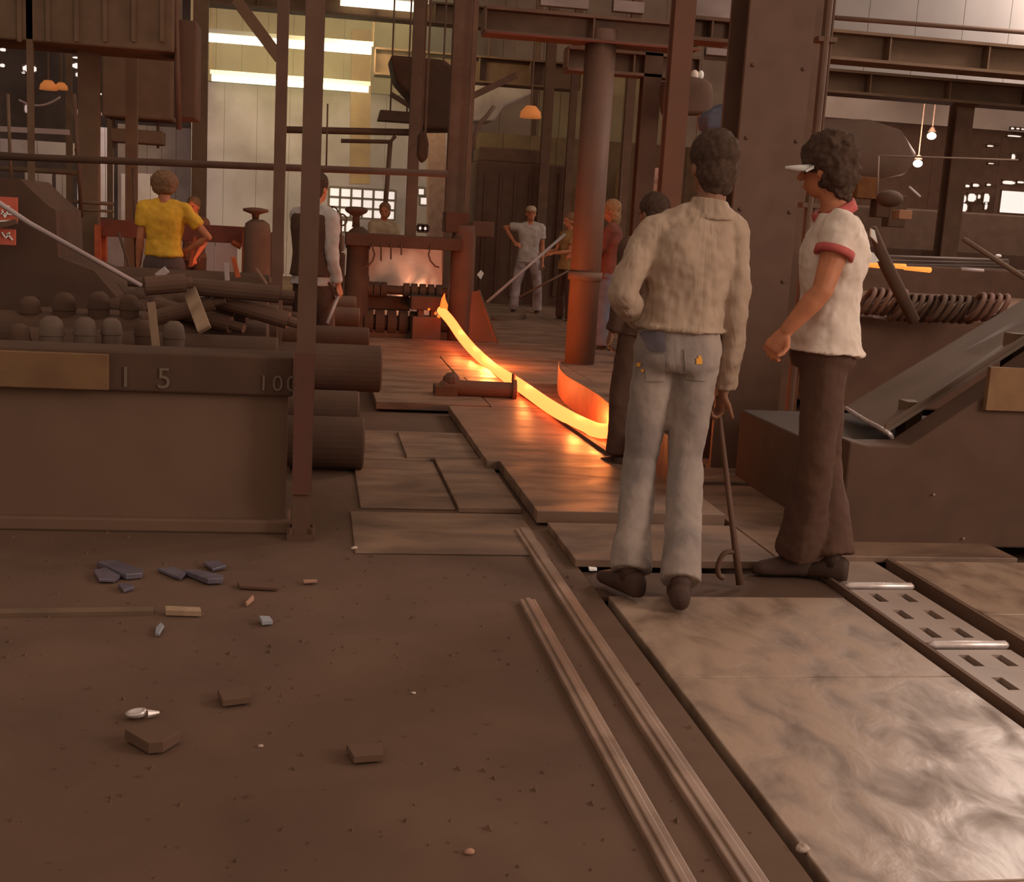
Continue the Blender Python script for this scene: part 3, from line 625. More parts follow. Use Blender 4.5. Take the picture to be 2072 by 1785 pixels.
gpts = smooth_path([G(1131,748,0.2), G(1133,785,0.13), G(1150,800,0.15), G(1175,812,0.17), G(1210,838,0.17), G(1243,862,0.19), G(1300,905,0.17), G(1345,935,0.17), G(1372,965,0.17)], 4)
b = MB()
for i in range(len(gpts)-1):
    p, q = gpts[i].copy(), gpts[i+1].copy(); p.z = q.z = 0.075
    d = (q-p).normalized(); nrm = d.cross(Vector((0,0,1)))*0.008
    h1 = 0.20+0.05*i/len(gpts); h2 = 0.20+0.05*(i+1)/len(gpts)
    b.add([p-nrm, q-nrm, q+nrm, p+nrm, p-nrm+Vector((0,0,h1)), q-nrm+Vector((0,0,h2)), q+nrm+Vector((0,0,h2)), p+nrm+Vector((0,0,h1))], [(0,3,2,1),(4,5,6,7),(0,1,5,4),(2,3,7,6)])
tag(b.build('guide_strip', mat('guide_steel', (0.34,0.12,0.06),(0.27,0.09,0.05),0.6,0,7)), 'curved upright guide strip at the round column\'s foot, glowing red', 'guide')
b = MB(); b.bar(G(1052,792,0.09), G(1252,930,0.085), 0.035, 0.02); tag(b.build('edge_bar', steelw), 'thin dark bar on the plates alongside the glowing bar', 'bar')
pipe('dark hose lying on the floor right of the stand', [tuple(V(1000,655,18)), ] if False else [(985,645,17.2),(1010,650,17),(1040,648,17.3),(1062,640,17.6)], 0.035, steelw, 'floor_hose', 'hose')
# leaning plate by the red housing
shape('leaning_plate', 'dark tapering plate leaning at the foot of the red housing', 'plate', [(955,590),(968,590),(1002,692),(948,692)], 13.6, 0.05, rust)
b = MB(); b.bar(V(968,588,13.5), V(1006,694,13.3), 0.03, 0.03); tag(b.build('leaning_rod', steelw), 'thin rod leaning against the tapering dark plate', 'rod')
# tongs / poles held by far workers
b = MB(); b.tube([V(985,612,16.6), V(1143,474,17.2)], 0.022, 8); tag(b.build('long_pole', pale, smooth=True), 'long pale steel pole slanting in front of the hip-handed man', 'pole')
b = MB(); b.tube([V(1050,602,16.9), V(1150,548,17.2)], 0.016, 8); tag(b.build('long_pole', rust, smooth=True), 'lower dark pole slanting toward the round column', 'pole')
# ------------------------------------------------------------------ roll rack at left
RY = 5.20
zt = V(300, 712, RY).z; xr = V(590, 900, RY).x
t = thing('roll_rack', 'long black steel rack at left with chalk marks on its top beam', 'rack', (-1.3, RY, 0))
b = MB(); b.box((-4.2, RY, zt-0.17), (xr, RY+0.25, zt)); b.build('top_beam', pitch, t, bevel=0.01)
b = MB(); b.box((-4.2, RY+0.04, 0.02), (xr-0.02, RY+0.10, zt-0.17)); b.build('side_plate', mat('rack_side_steel', (0.155,0.083,0.052), (0.175,0.095,0.06), 0.85, 0, 3), t)
b = MB(); b.box((-4.2, RY, 0.0), (xr, RY+0.25, 0.06)); b.build('bottom_beam', MATS['rack_side_steel'], t, bevel=0.01)
b = MB(); b.box((-4.2, RY+0.25, zt-0.25), (xr-0.1, RY+0.9, zt-0.22)); b.build('deck', steelw, t)
a = V(-300, 750, RY-0.02); c = V(220, 712, RY-0.02); z0 = V(110, 786, RY-0.02).z; z1 = V(110, 713, RY-0.02).z
b = MB(); b.box((a.x, RY-0.03, z0), (c.x, RY-0.002, z1)); b.build('painted_board', yellowp, t, bevel=0.004, label='yellow-brown stained board')
def text(body, loc, size, m, parent, rz=0):
    if len(body) > 1 and body[0] != ' ':
        for k, ch in enumerate(body):
            if ch != ' ': text(' '+ch, (loc[0]+k*size*0.62-size*0.25, loc[1], loc[2]), size, m, parent)
        return
    cu = bpy.data.curves.new('chalk_mark', 'FONT'); cu.body = body; cu.size = size; cu.extrude = 0.0015
    tmp = bpy.data.objects.new('tmp', cu); C.objects.link(tmp); bpy.context.view_layer.update()
    me = bpy.data.meshes.new_from_object(tmp.evaluated_get(bpy.context.evaluated_depsgraph_get())); bpy.data.objects.remove(tmp); me.materials.clear(); me.materials.append(m)
    o = bpy.data.objects.new('chalk_mark', me); C.objects.link(o)
    o.rotation_euler = (math.pi/2, rz, 0)
    o.parent = parent; o.location = Vector(loc)-WL[parent.name]; o['label'] = 'faint chalk mark'
    return o
p = V(236, 783, RY-0.012); text('1 5', (p.x, RY-0.006, p.z), 0.125, chalk, t)
p = V(520, 790, RY-0.012); text('100', (p.x, RY-0.006, p.z), 0.095, chalk, t)
# rolls lying crosswise, ends toward the pass line
def roll(lab, uend, y, r, z, length=1.6, m=pitch, neck=True):
    xe = V(uend, 800, y).x
    t = thing('mill_roll', lab, 'roll', (xe-length/2, y, z-r), 'spare rolls lying by the rack')
    b = MB(); b.tube([(xe-length, y, z), (xe-0.01, y, z), (xe, y, z)], [r, r, r*0.93], 28); b.build('barrel', m, t, smooth=False)
    b = MB(); b.tube([(xe, y, z), (xe+0.004, y, z)], r*0.5, 20); b.build('end_face', m, t)
    return t
roll('lowest near spare roll with its flat end on the floor plates', 739, 6.62, 0.145, 0.15)
roll('spare roll just behind the lowest near one, slightly shorter', 727, 7.05, 0.12, 0.26, 1.5)
roll('thick spare roll whose end reaches farthest right', 769, 8.0, 0.155, 0.40)
roll('spare roll under the thick one, set back to the left', 690, 7.7, 0.11, 0.14, 1.4)
roll('medium spare roll above and beyond the thick one', 742, 9.1, 0.085, 0.49, 1.5)
roll('spare roll on top beside the grey-sleeved man\'s stick', 722, 10.2, 0.08, 0.56, 1.5, steel)
roll('small spare roll at the back, near the cabinet', 714, 10.9, 0.07, 0.62, 1.4, steel)
roll('short roll with a pale top edge, behind the end post', 656, 9.8, 0.06, 0.72, 0.9, steel)
for i in range(9):
    y = 6.4+0.52*i; r = 0.12+0.02*math.sin(i*2.1)
    roll(nth(i)+' dark spare roll back from the rack, in the upper heap', 560-20*(i % 3), y, r, 0.62+0.018*i, 1.3+0.2*(i % 2), pitch)
# support blocks under the rolls
b = MB()
for y in (6.4,7.1,8.0,9.1,10.1): b.box((-1.5, y-0.15, 0), (-1.3, y+0.15, 0.22)); 
for y in (6.62, 8.0, 9.1, 10.3): b.box((-0.3, y-0.12, 0.0), (-0.1, y+0.12, 0.26 if y > 7 else 0.03))
tag(b.build('roll_cradle', pitch), 'dark steel cradle blocks under the heap of spare rolls', 'cradle')
# upright necks standing in the rack
for i, (u, vt, wd, y, m) in enumerate([(38,655,46,5.75,pitch),(104,640,50,5.75,neckm),(172,642,46,5.75,neckm),(226,644,42,5.8,neckm),(292,648,40,6.1,pitch),(352,650,44,6.1,neckm),(60,600,44,6.9,pitch),(130,592,46,6.9,pitch),(200,590,44,6.9,pitch),(262,596,40,6.9,pitch),(318,600,40,7.0,pitch),(450,600,42,7.2,pitch),(505,612,40,7.2,pitch)]):
    p = V(u, vt, y); s_ = V(u+1, vt, y).x-V(u, vt, y).x; r = wd*s_/2
    t = thing('roll_neck', nth(i)+' in the listing' if False else ['low domed roll at the left edge, standing on end','domed roll on end, second in the near row','domed roll on end, third in the near row','domed roll on end left of the upright plank','small domed roll on end right of it','domed roll on end between the two planks','back-row domed roll at the left edge','back-row domed roll, second from left','back-row domed roll, third from left','back-row domed roll, fourth from left','back-row domed roll behind the narrow plank','far domed roll right of the broad plank','farthest right of the domed rolls on end'][i] , 'roll', (p.x, y, zt-0.25), 'rolls standing on end in the rack')
    b = MB(); z0 = zt-0.25
    b.loft([((p.x, y, z0), Vector((r,0,0)), Vector((0,r,0))), ((p.x, y, p.z-r*0.9), Vector((r,0,0)), Vector((0,r,0))), ((p.x, y, p.z-r*0.35), Vector((r*0.85,0,0)), Vector((0,r*0.85,0))), ((p.x, y, p.z), Vector((r*0.45,0,0)), Vector((0,r*0.45,0)))], 20)
    b.build('neck', m, t, smooth=True)
    b = MB(); b.tube([(p.x, y, p.z-r*1.6), (p.x, y, p.z-r*1.3)], r*1.1, 20); b.build('collar', m, t)
def stick(lab, a, c, wd, th, m, name='plank', cat='plank'):
    b = MB(); b.bar(V(*a), V(*c), wd, th, (0,1,0)); return tag(b.build(name, m, bevel=0.003), lab, cat)
stick('narrow weathered plank leaning upright in the rack', (306,612,5.7), (318,725,5.62), 0.035, 0.02, wood)
stick('broad weathered plank leaning over the heap of rolls', (382,583,6.6), (414,668,6.3), 0.07, 0.02, wood)
stick('short pale offcut sticking up near the orange frame\'s right leg', (457,532,8), (460,568,8), 0.03, 0.02, pale)
stick('slim orange-lit stick beside the orange frame\'s right leg', (472,520,9), (482,562,9), 0.035, 0.02, orange)  # takes the plain orange paint colour
stick('pale tool handle leaning left of the end post', (518,543,8.5), (540,575,8.5), 0.018, 0.018, wood)
stick('reddish iron bar lying over the rolls behind the yellow-shirted man', (318,560,8.6), (338,545,8.6), 0.05, 0.03, pale)
for i in range(11):
    u = 250+28*i; v = random.uniform(560, 640); y = random.uniform(6.4, 8.6)
    p = V(u, v, y); b = MB(); r = random.uniform(0.03, 0.06); a = random.uniform(-0.6, 0.6); L_ = random.uniform(0.1, 0.25)
    d = Vector((math.cos(a), random.uniform(-0.4,0.4), math.sin(a)*0.5))*L_
    b.tube([p-d, p+d], r, 14); b.tube([p+d, p+d*1.35], r*0.6, 10)
    tag(b.build('scrap_shaft', random.choice([pitch, steelw]), smooth=False), nth(i)+' from the left of the short dark shafts on the heap of rolls', 'shaft', 'short shafts heaped on the rolls')
# left: dark sloping machine, red panel, long rod
shape('sloping_machine', 'black machine with a stepped sloping top at the left edge', 'machine', [(-120,350),(40,362),(66,388),(100,418),(112,425),(118,520),(190,548),(235,600),(235,720),(-120,720)], 7.6, 0.8, pitch, 0.0)
t = thing('red_panel', 'red panel with worn pale markings at the left edge', 'panel', tuple(V(10, 495, 7.4)))
b = MB(); pb(b, -60, 397, 34, 446, 7.45, 0.03); b.build('upper_plate', mat('sign_red', (0.62,0.12,0.07),(0.5,0.1,0.06),0.6,0,9), t)
b = MB(); pb(b, -60, 462, 30, 494, 7.45, 0.03); b.build('lower_plate', MATS['sign_red'], t)
b = MB()
for (p_, q_) in [((-30,449),(30,446)),((4,425),(10,440)),((10,440),(18,422)),((2,432),(26,434)),((4,470),(12,482)),((12,482),(20,470)),((14,472),(26,486)),((6,415),(20,418))]:
    b.bar(V(*p_, 7.44), V(*q_, 7.44), 0.006, 0.008)
b.build('pale_marking', whitep, t)
b = MB(); b.bar(V(-20,462,7.42), V(34,448,7.42), 0.03, 0.03); b.build('clamp_bar', steelw, t)
b = MB(); b.tube([V(-60,372,7.0), V(0,412,7.0), V(60,452,7.0), V(285,578,7.4)], 0.014, 8); tag(b.build('long_rod', pale, smooth=True), 'long thin steel rod slanting down from the left edge', 'rod')
# orange frame
t = thing('orange_frame', 'orange and red painted steel frame around the yellow-shirted man', 'frame', tuple(V(345, 580, 13.3)))
b = MB(); xbeam(b, 203, 498, 443, 478, 13.3, 0.12); b.build('top_rail', redp, t, bevel=0.005)
b = MB(); pb(b, 191, 455, 203, 580, 13.25, 0.12); b.build('leg', orange, t)
b = MB(); pb(b, 206, 478, 214, 560, 13.35, 0.1); b.build('leg', orange, t)
b = MB(); pb(b, 489, 470, 497, 588, 13.25, 0.12); b.build('leg', orange, t)
b = MB(); b.prism([V(u, v, 13.3) for u, v in [(203,545),(216,550),(208,562),(203,562)]], (0,0.05,0)); b.build('gusset', orange, t)
b = MB(); b.tube([V(470,490,13.3), V(488,500,13.3)], 0.03, 8); b.build('brace', orange, t); b = MB(); b.tube([V(395,478,13.3), V(385,540,13.3)], 0.02, 8); b.build('brace', orange, t)
t2 = thing('stand_housing', 'dark round housing with a hand wheel on top, right of the orange frame', 'machine', tuple(V(516, 600, 13.0)))
lathe_px(516, [(700,30),(560,28),(470,27),(452,24),(444,12)], 13.0, steel, 'housing', t2)
lathe_px(517, [(446,6),(434,8),(428,26),(423,26),(420,9)], 13.0, rust, 'hand_wheel', t2)
shape('small_table', 'low dark bench against the orange frame', 'bench', [(545,470),(572,472),(572,560),(545,560)], 13.8, 0.6, steelw, 0.02)
# ------------------------------------------------------------------ right side machinery
t = thing('discharge_chute', 'wide worn steel chute sloping up to the right behind the curly haired man', 'chute', tuple(G(1900, 1100)))
A, B_, C_, D_ = V(1712, 822, 6.4), V(1790, 872, 5.35), V(2420, 470, 5.35), V(2420, 395, 6.4)
b = MB(); b.prism([A, B_, C_, D_], (0, 0, -0.02)); b.build('bed_plate', grate, t)
b = MB(); b.prism([B_, C_, C_+Vector((0,-0.012,0.035)), B_+Vector((0,-0.012,0.035))], (0, 0.012, 0)); b.build('side_lip', grate, t)
b = MB(); lp = [A+Vector((0,0,-0.01)), (A+B_)/2+Vector((-0.01,0,-0.005)), B_, B_+Vector((0.03,-0.02,-0.03)), B_+Vector((0.035,-0.03,-0.10))]; b.tube(smooth_path(lp, 4), 0.012, 8); b.build('end_lip', brightst, t, smooth=True, label='polished lip')
b = MB()
for k in (0.15, 0.5, 0.85):
    p = B_.lerp(C_, k); b = MB(); b.box((p.x-0.04, 5.5, 0.0), (p.x+0.04, 5.6, p.z-0.03)); b.build('leg', steel2, t)
    p = A.lerp(D_, k); b = MB(); b.box((p.x-0.04, 6.2, 0.0), (p.x+0.04, 6.3, p.z-0.03)); b.build('leg', steel2, t)
black_side = mat('black_grease_steel', (0.06,0.035,0.023), (0.075,0.042,0.027), 0.9, 0, 4)
t = thing('machine_casing', 'black machine casing under the chute at the right edge', 'machine', (3.4, 5.4, 0))
x0 = V(1718, 1000, 5.1).x
b = MB(); b.prism([(x0,5.15,0),(C_.x,5.15,0),(C_.x,5.15,C_.z+0.0),(B_.x+0.03,5.15,B_.z-0.035),(x0+0.1,5.15,B_.z-0.04),(x0,5.15,B_.z-0.02)], (0,0.18,0)); b.build('front_casing', pitch, t, bevel=0.01)
b = MB(); b.box((x0,5.33,0),(x0+4.2,6.6,B_.z-0.1)); b.build('body', black_side, t, bevel=0.01)
b = MB(); pb(b, 2000, 745, 2100, 832, 5.12, 0.03); b.build('rust_patch_plate', yellowp, t, label='brown stained plate')
b = MB()
for u, v in [(1890,1001),(1950,1090),(1925,1110)]: b.ball(V(u, v, 5.14), 0.006, nu=6, nv=4)
b.build('bolt', pale, t)
# middle right: runout table with coils and glowing ends
t = thing('runout_table', 'dark run-out table behind the curly haired man at right', 'roller table', (5.2, 10.5, 0))
xa = V(1660, 700, 9.8).x
b = MB(); b.box((xa, 9.8, 0), (xa+5, 12.6, V(1900, 640, 9.8).z-0.02)); b.build('bed', steelw, t, bevel=0.02)
for i in range(8):
    y = 9.9+i*0.34; z = V(1900, 640, 9.8).z+0.05
    b = MB(); b.tube([(xa+0.1, y, z), (xa+4.9, y, z)], 0.05, 14); b.build('roller', steel, t)
for k, (u, v, n, m) in enumerate([(1795,590,5,rust),(1868,602,6,pitch),(1945,604,6,pitch),(2008,600,4,rust)]):
    y = 9.6-0.15*k; p = V(u, v, y)
    tt = thing('wire_coil', ['rust coloured coil nearest the curly haired man', 'dark coil second from the curly haired man', 'long dark coil in the middle of the run-out table', 'short rusty coil at the right end of the table'][k], 'coil', (p.x, y, p.z-0.18), 'coils on the run-out table')
    for i in range(n):
        c = p+Vector(((i-n/2)*0.07, 0, -0.09)); b = MB(); pts = []
        for j in range(17):
            a = 2*math.pi*j/16; pts.append(c+Vector((0.03*math.cos(a)+0.06*math.sin(a), 0.12*math.cos(a), 0.10*math.sin(a))))
        b.tube(pts, 0.022, 8, cap=False); b.build('turn', m, tt, smooth=True)
for k, (u, v) in enumerate([(1770,537),(1821,539),(1872,546)]):
    p = V(u, v, 11.8); b = MB(); b.tube([p+Vector((-0.075,0.3,0.0)), p+Vector((0.055,0,0))], [0.02,0.028], 12)
    tag(b.build('hot_bar_end', mat('hot_end', (0.5,0.2,0.05), emit=(1.0,0.30,0.05), estr=1.1), smooth=True), ['glowing orange bar end nearest the white shirt', 'glowing orange bar end, middle of the three', 'glowing orange bar end farthest from the white shirt'][k], 'bar end', 'glowing bar ends on the far table')
for k in range(5):
    a = V(1800, 518+4*k, 13); c = V(2040, 526+3*k, 13.2+0.1*k); b = MB(); b.tube([a, c], 0.012, 8)
    tag(b.build('long_bar', greyd if k % 2 else pale, smooth=True), nth(k)+' thin steel bar from the top on the far table', 'steel bar', 'thin bars on the far table')
t = thing('cooling_bed', 'dark cooling bed beyond the glowing bar ends', 'machine', tuple(G(1900, 600)))
b = MB(); pb(b, 1700, 545, 2300, 640, 12.8, 1.5); b.build('bed', steelw, t, bevel=0.02)
b = MB(); pb(b, 1700, 432, 2300, 520, 19, 1.0); b.build('back_casing', steel, t, bevel=0.03)
b = MB(); pb(b, 1700, 512, 2300, 560, 14.5, 1.0); b.build('step', steelw, t, bevel=0.02)
for k, (ua, va, ub, vb, y, m, nm, lab) in enumerate([(1735,358,1778,402,17,mat('ochre_orange',(0.30,0.12,0.04),(0.24,0.09,0.035),0.8,0,8),'ochre_board','ochre board on the machine behind the curly haired man'),(1820,425,1846,444,17,mat('pale_orange',(0.6,0.28,0.16)),'orange_box','small orange box on the far machine at right'),(1775,400,1800,440,17,rust,'rusty_box','rusty box left of the small orange box'),(1800,395,1835,460,18,steel,'dark_locker','dark locker on the far machine'),(1690,330,1720,400,18,greyd,'grey_box','dusty box hidden behind curls of the curly haired man')]):  # the small box is plain orange in its base colour
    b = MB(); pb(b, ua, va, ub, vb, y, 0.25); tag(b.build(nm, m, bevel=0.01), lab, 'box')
# big arm of dark machine next to white shirt
b = MB(); b.tube([V(1765,460,8.6), V(1790,530,8.6), V(1815,580,8.6), V(1850,650,8.6)], [0.03,0.05,0.05,0.045], 14)
tag(b.build('bent_lever', pitch, smooth=True), 'dark bent machine arm right of the white shirt', 'lever')
b = MB(); b.ball(V(1800,402,9.5), 0.11, 0.1, 0.07); tag(b.build('dark_disc', pitch, smooth=True), 'dark round disc right of the curly haired man\'s neck', 'disc')
shape('white_sheet_piece', 'bright white sheet piece sticking out behind the white shirt, upper', 'sheet', [(1762,462),(1770,466),(1776,492),(1762,478)], 8.4, 0.02, whitep)
shape('white_sheet_piece', 'bright white sheet piece behind the white shirt, lower', 'sheet', [(1758,508),(1768,512),(1779,528),(1770,532),(1755,532)], 8.4, 0.02, whitep)
pipe('thin slanting bar above the chute at right edge', [(1950,484,9),(2072,562,9)], 0.02, steel2)
pipe('thin frame rail behind the curly haired man, level with his head', [(1780,315,12),(2060,324,12)], 0.01, greyd)
pipe('thin upright of the same pale frame', [(1778,315,12),(1775,400,12)], 0.01, greyd)
for k, (a, c) in enumerate([((1945,545),(1990,548)), ((1870,640),(1935,646)), ((2000,635),(2040,642)), ((1765,640),(1800,646)), ((1770,610),(1790,612))]):
    b = MB(); b.tube([V(*a, 9.55), V(*c, 9.55)], 0.014, 8); tag(b.build('loose_rod', pale, smooth=True), nth(k)+' short loose rod on the run-out table', 'rod', 'loose rods on the run-out table')
b = MB(); b.ball(V(2020,518,12), 0.035, 0.03, 0.02); tag(b.build('metal_button', whitep, smooth=True), 'small bright metal stud on the far table at right', 'stud')
# big round duct in the right bay and pale panels
b = MB(); p = V(1690, 300, 22); b.tube([V(1560,300,22), V(1750,303,22), V(1800,312,22), V(1835,330,22)], [0.55,0.55,0.47,0.25], 28); tag(b.build('round_duct', mat('duct_grey',(0.36,0.25,0.20),(0.28,0.19,0.15),0.9,0,1), smooth=True), 'big dusty round duct behind the curly haired man\'s head', 'duct')
panel('partition_wall', 'dim mauve wall under the lower long crane beam at right', 'partition', 1600, 150, 2400, 262, 30, mat('mauve_cladding',(0.55,0.42,0.36),(0.42,0.31,0.26),0.9,0,0.6), 1)
panel('partition_wall', 'dark lower wall of the right bay behind the lamps', 'partition', 1600, 262, 2400, 560, 30.5, steelw, 6)
b = MB(); b.tube([V(1840,378,20), V(1862,398,20)], 0.02, 8); tag(b.build('bright_bar', panem, smooth=True) if False else b.build('bright_bar', whitep, smooth=True), 'short bright slanting bar below the lower lamp', 'bar')
# hoist at upper centre behind the rust red post
t = thing('chain_hoist', 'dark rounded hoist with two pale knobs, hanging behind the rust red post', 'hoist', tuple(V(1388, 225, 12)))
b = MB(); b.loft([(V(1388, v, 12), (V(1388+wd, v, 12)-V(1388, v, 12)), Vector((0, 0.13, 0))) for v, wd in [(232,46),(224,50),(190,53),(172,50),(162,38),(158,14)]], 20, p=3); b.build('body', pitch, t, smooth=True)
b = MB(); b.ball(V(1405,153,11.95), 0.045, 0.04, 0.055); b.build('knob', mat('pale_knob', (0.7,0.55,0.45)), t, smooth=True, label='pale round knob')
b = MB(); b.ball(V(1418,152,11.95), 0.03, 0.03, 0.045); b.build('knob', whitep, t, smooth=True, label='small white knob')
b = MB(); b.tube([V(1350,230,12), V(1345,262,12)], 0.03, 10); b.tube([V(1418,230,12), V(1416,262,12)], 0.03, 10); b.build('leg', paleg, t, label='pale leg')
b = MB(); b.tube([V(1388,160,12.1), V(1388,140,12.1)], 0.02, 8); b.build('chain', steel, t)
shape('blue_tarpaulin', 'dull blue tarpaulin bundle beside the main column', 'tarpaulin', [(1432,262),(1430,235),(1442,222),(1458,216),(1466,205),(1472,215),(1476,262)], 11, 0.3, mat('dull_blue', (0.085,0.075,0.10),(0.11,0.10,0.13),0.9,0,8), 0.04)
# pinkish pitted pipe cluster left of pale-shirted man's head
for k, (u, w_) in enumerate([(1352,0.05),(1326,0.04)]):
    b = MB(); b.tube([V(u,340,14), V(u-4,450,14), Vector((V(u-4,450,14).x, 14.2, 0.1))], w_, 12); tag(b.build('lagged_pipe', mat('lagging', (0.48,0.24,0.18),(0.22,0.11,0.08),0.9,0,14), smooth=True), ['pinkish lagged pipe left of the pale-shirted man\'s head', 'thinner pinkish lagged pipe beside the flat post'][k], 'pipe')
# ------------------------------------------------------------------ floor debris
blue = mat('blue_scrap', (0.13,0.105,0.135), (0.2,0.16,0.19), 0.35, 0.3, 9, spec=0.6)
def scrap(lab, pts, m, h=0.012, group=None, cat='scrap', name='scrap_plate'):
    b = MB(); q = [G(u, v) for u, v in pts]; b.prism([p+Vector((0,0,0.003+random.uniform(0,0.006))) for p in q], (0,0,h)); return tag(b.build(name, m, bevel=0.002), lab, cat, group)
scrap('long bluish scrap strip on the dirt, leftmost of the blue pieces', [(195,1148),(232,1146),(290,1166),(288,1172),(255,1176)], blue, 0.02)
scrap('bluish scrap flake under the long strip', [(190,1163),(215,1158),(245,1172),(232,1182),(200,1182)], blue)
scrap('bluish scrap flake right of the long strip', [(318,1158),(350,1157),(378,1168),(365,1178)], blue)
scrap('longest bluish scrap strip with a bright tip', [(370,1165),(400,1164),(452,1176),(450,1184),(420,1186)], blue, 0.02)
scrap('small bluish scrap chip beyond the strips', [(410,1146),(440,1143),(458,1154),(430,1160)], blue)
scrap('dull scrap flake nearest the camera of the blue pieces', [(238,1190),(262,1188),(272,1196),(250,1202)], blue)
scrap('thin dark strip of scrap at the edge of the blue pieces', [(480,1185),(560,1190),(562,1198),(484,1194)], steelw)
scrap('pale flat bar offcut lying on the dirt', [(333,1240),(405,1243),(407,1250),(335,1248)], wood, 0.02)
scrap('bright bluish chip on the dirt toward the middle', [(524,1258),(545,1258),(552,1266),(530,1269)], mat('pale_blue_chip',(0.3,0.28,0.3)), 0.015)
scrap('brown stick splinter standing out on the dirt', [(496,1228),(512,1214),(514,1218),(500,1230)], mat('splinter',(0.4,0.2,0.13)), 0.012)
scrap('pale bluish sliver below the flat bar offcut', [(315,1278),(325,1268),(332,1276),(322,1292),(314,1290)], mat('pale_blue_chip',(0.3,0.28,0.3)), 0.01)
scrap('tan chip on the plate beyond the dirt', [(612,1181),(640,1180),(642,1184),(615,1185)], MATS['splinter'], 0.01)
scrap('brown flat stone slab in the lower left dirt', [(252,1502),(335,1490),(365,1505),(330,1528),(300,1530)], dirt, 0.03)
scrap('second flat slab right of the lower left one', [(700,1525),(770,1518),(775,1545),(715,1552)], dirt, 0.02)
scrap('dark flat slab in the middle left dirt', [(440,1412),(500,1405),(508,1428),(450,1436)], dirt, 0.02)
scrap('dull red scrap sliver near the rack', [(150,1030),(170,1028),(210,1046),(185,1052)], rust, 0.01)
def pebble(lab, u, v, r, m, z=0.0):
    p = G(u, v, z); b = MB(); b.ball(p+Vector((0,0,r*0.5)), r*1.3, r, r*0.7, nu=12, nv=8)
    for i, q in enumerate(b.v): b.v[i] = q+Vector((1,1,1))*0.25*r*noise.noise(q*60)
    o = b.build('stone', m, smooth=True); return tag(o, lab, 'stone')
palest = mat('pale_stone', (0.72,0.55,0.46), (0.3,0.18,0.13), 0.7, 0, 40)
t = thing('crushed_can', 'crushed shiny can end in the left dirt', 'can', tuple(G(275,1450)))
p = G(275, 1448, 0.01); b = MB(); b.loft([(p+Vector((0,0,0)), Vector((0.024,0,0)), Vector((0,0.02,0))), (p+Vector((0,0,0.012)), Vector((0.028,0,0.004)), Vector((0,0.024,0))), (p+Vector((0,0,0.014)), Vector((0.02,0,0.003)), Vector((0,0.017,0))), (p+Vector((0,0,0.006)), Vector((0.016,0,0)), Vector((0,0.012,0)))], 18); b.build('rim', brightst, t, smooth=True)
b = MB(); b.tube([p+Vector((0.03,0,0.005)), p+Vector((0.06,0.01,0.004))], [0.012,0.004], 8); b.build('tab', brightst, t)
pebble('white pebble lying near the foot of the rail by the plates', 1624, 1722, 0.013, palest)
pebble('small white pebble beyond the blue scrap, near the end post', 717, 1112, 0.011, palest)
pebble('tiny pinkish pebble in the middle of the dirt', 836, 1405, 0.006, palest)
pebble('tiny pale pebble in the lower dirt', 527, 1512, 0.006, palest)
pebble('small brown pebble at the lower middle', 950, 1728, 0.009, MATS['splinter'])
scrap('small pale chip at the corner of a raised plate', [(1190,1153),(1207,1153),(1208,1158),(1192,1158)], whitep, 0.008)
# low curb line left
b = MB(); p0, p1 = G(-40, 1245), G(310, 1240); b.bar(p0+Vector((0,0,0.004)), p1+Vector((0,0,0.004)), 0.05, 0.02); tag(b.build('flat_bar', steel2), 'long dull flat bar lying in the dirt at far left', 'bar')
# dark strip set low across the floor under the men's feet
b = MB(); b.box((1.12, 4.37, -0.03), (2.13, 4.70, -0.008)); tag(b.build('sunken_floor_strip', pitch, bevel=0.004), 'black sunken plate across the floor under the near men\'s feet', 'plate')
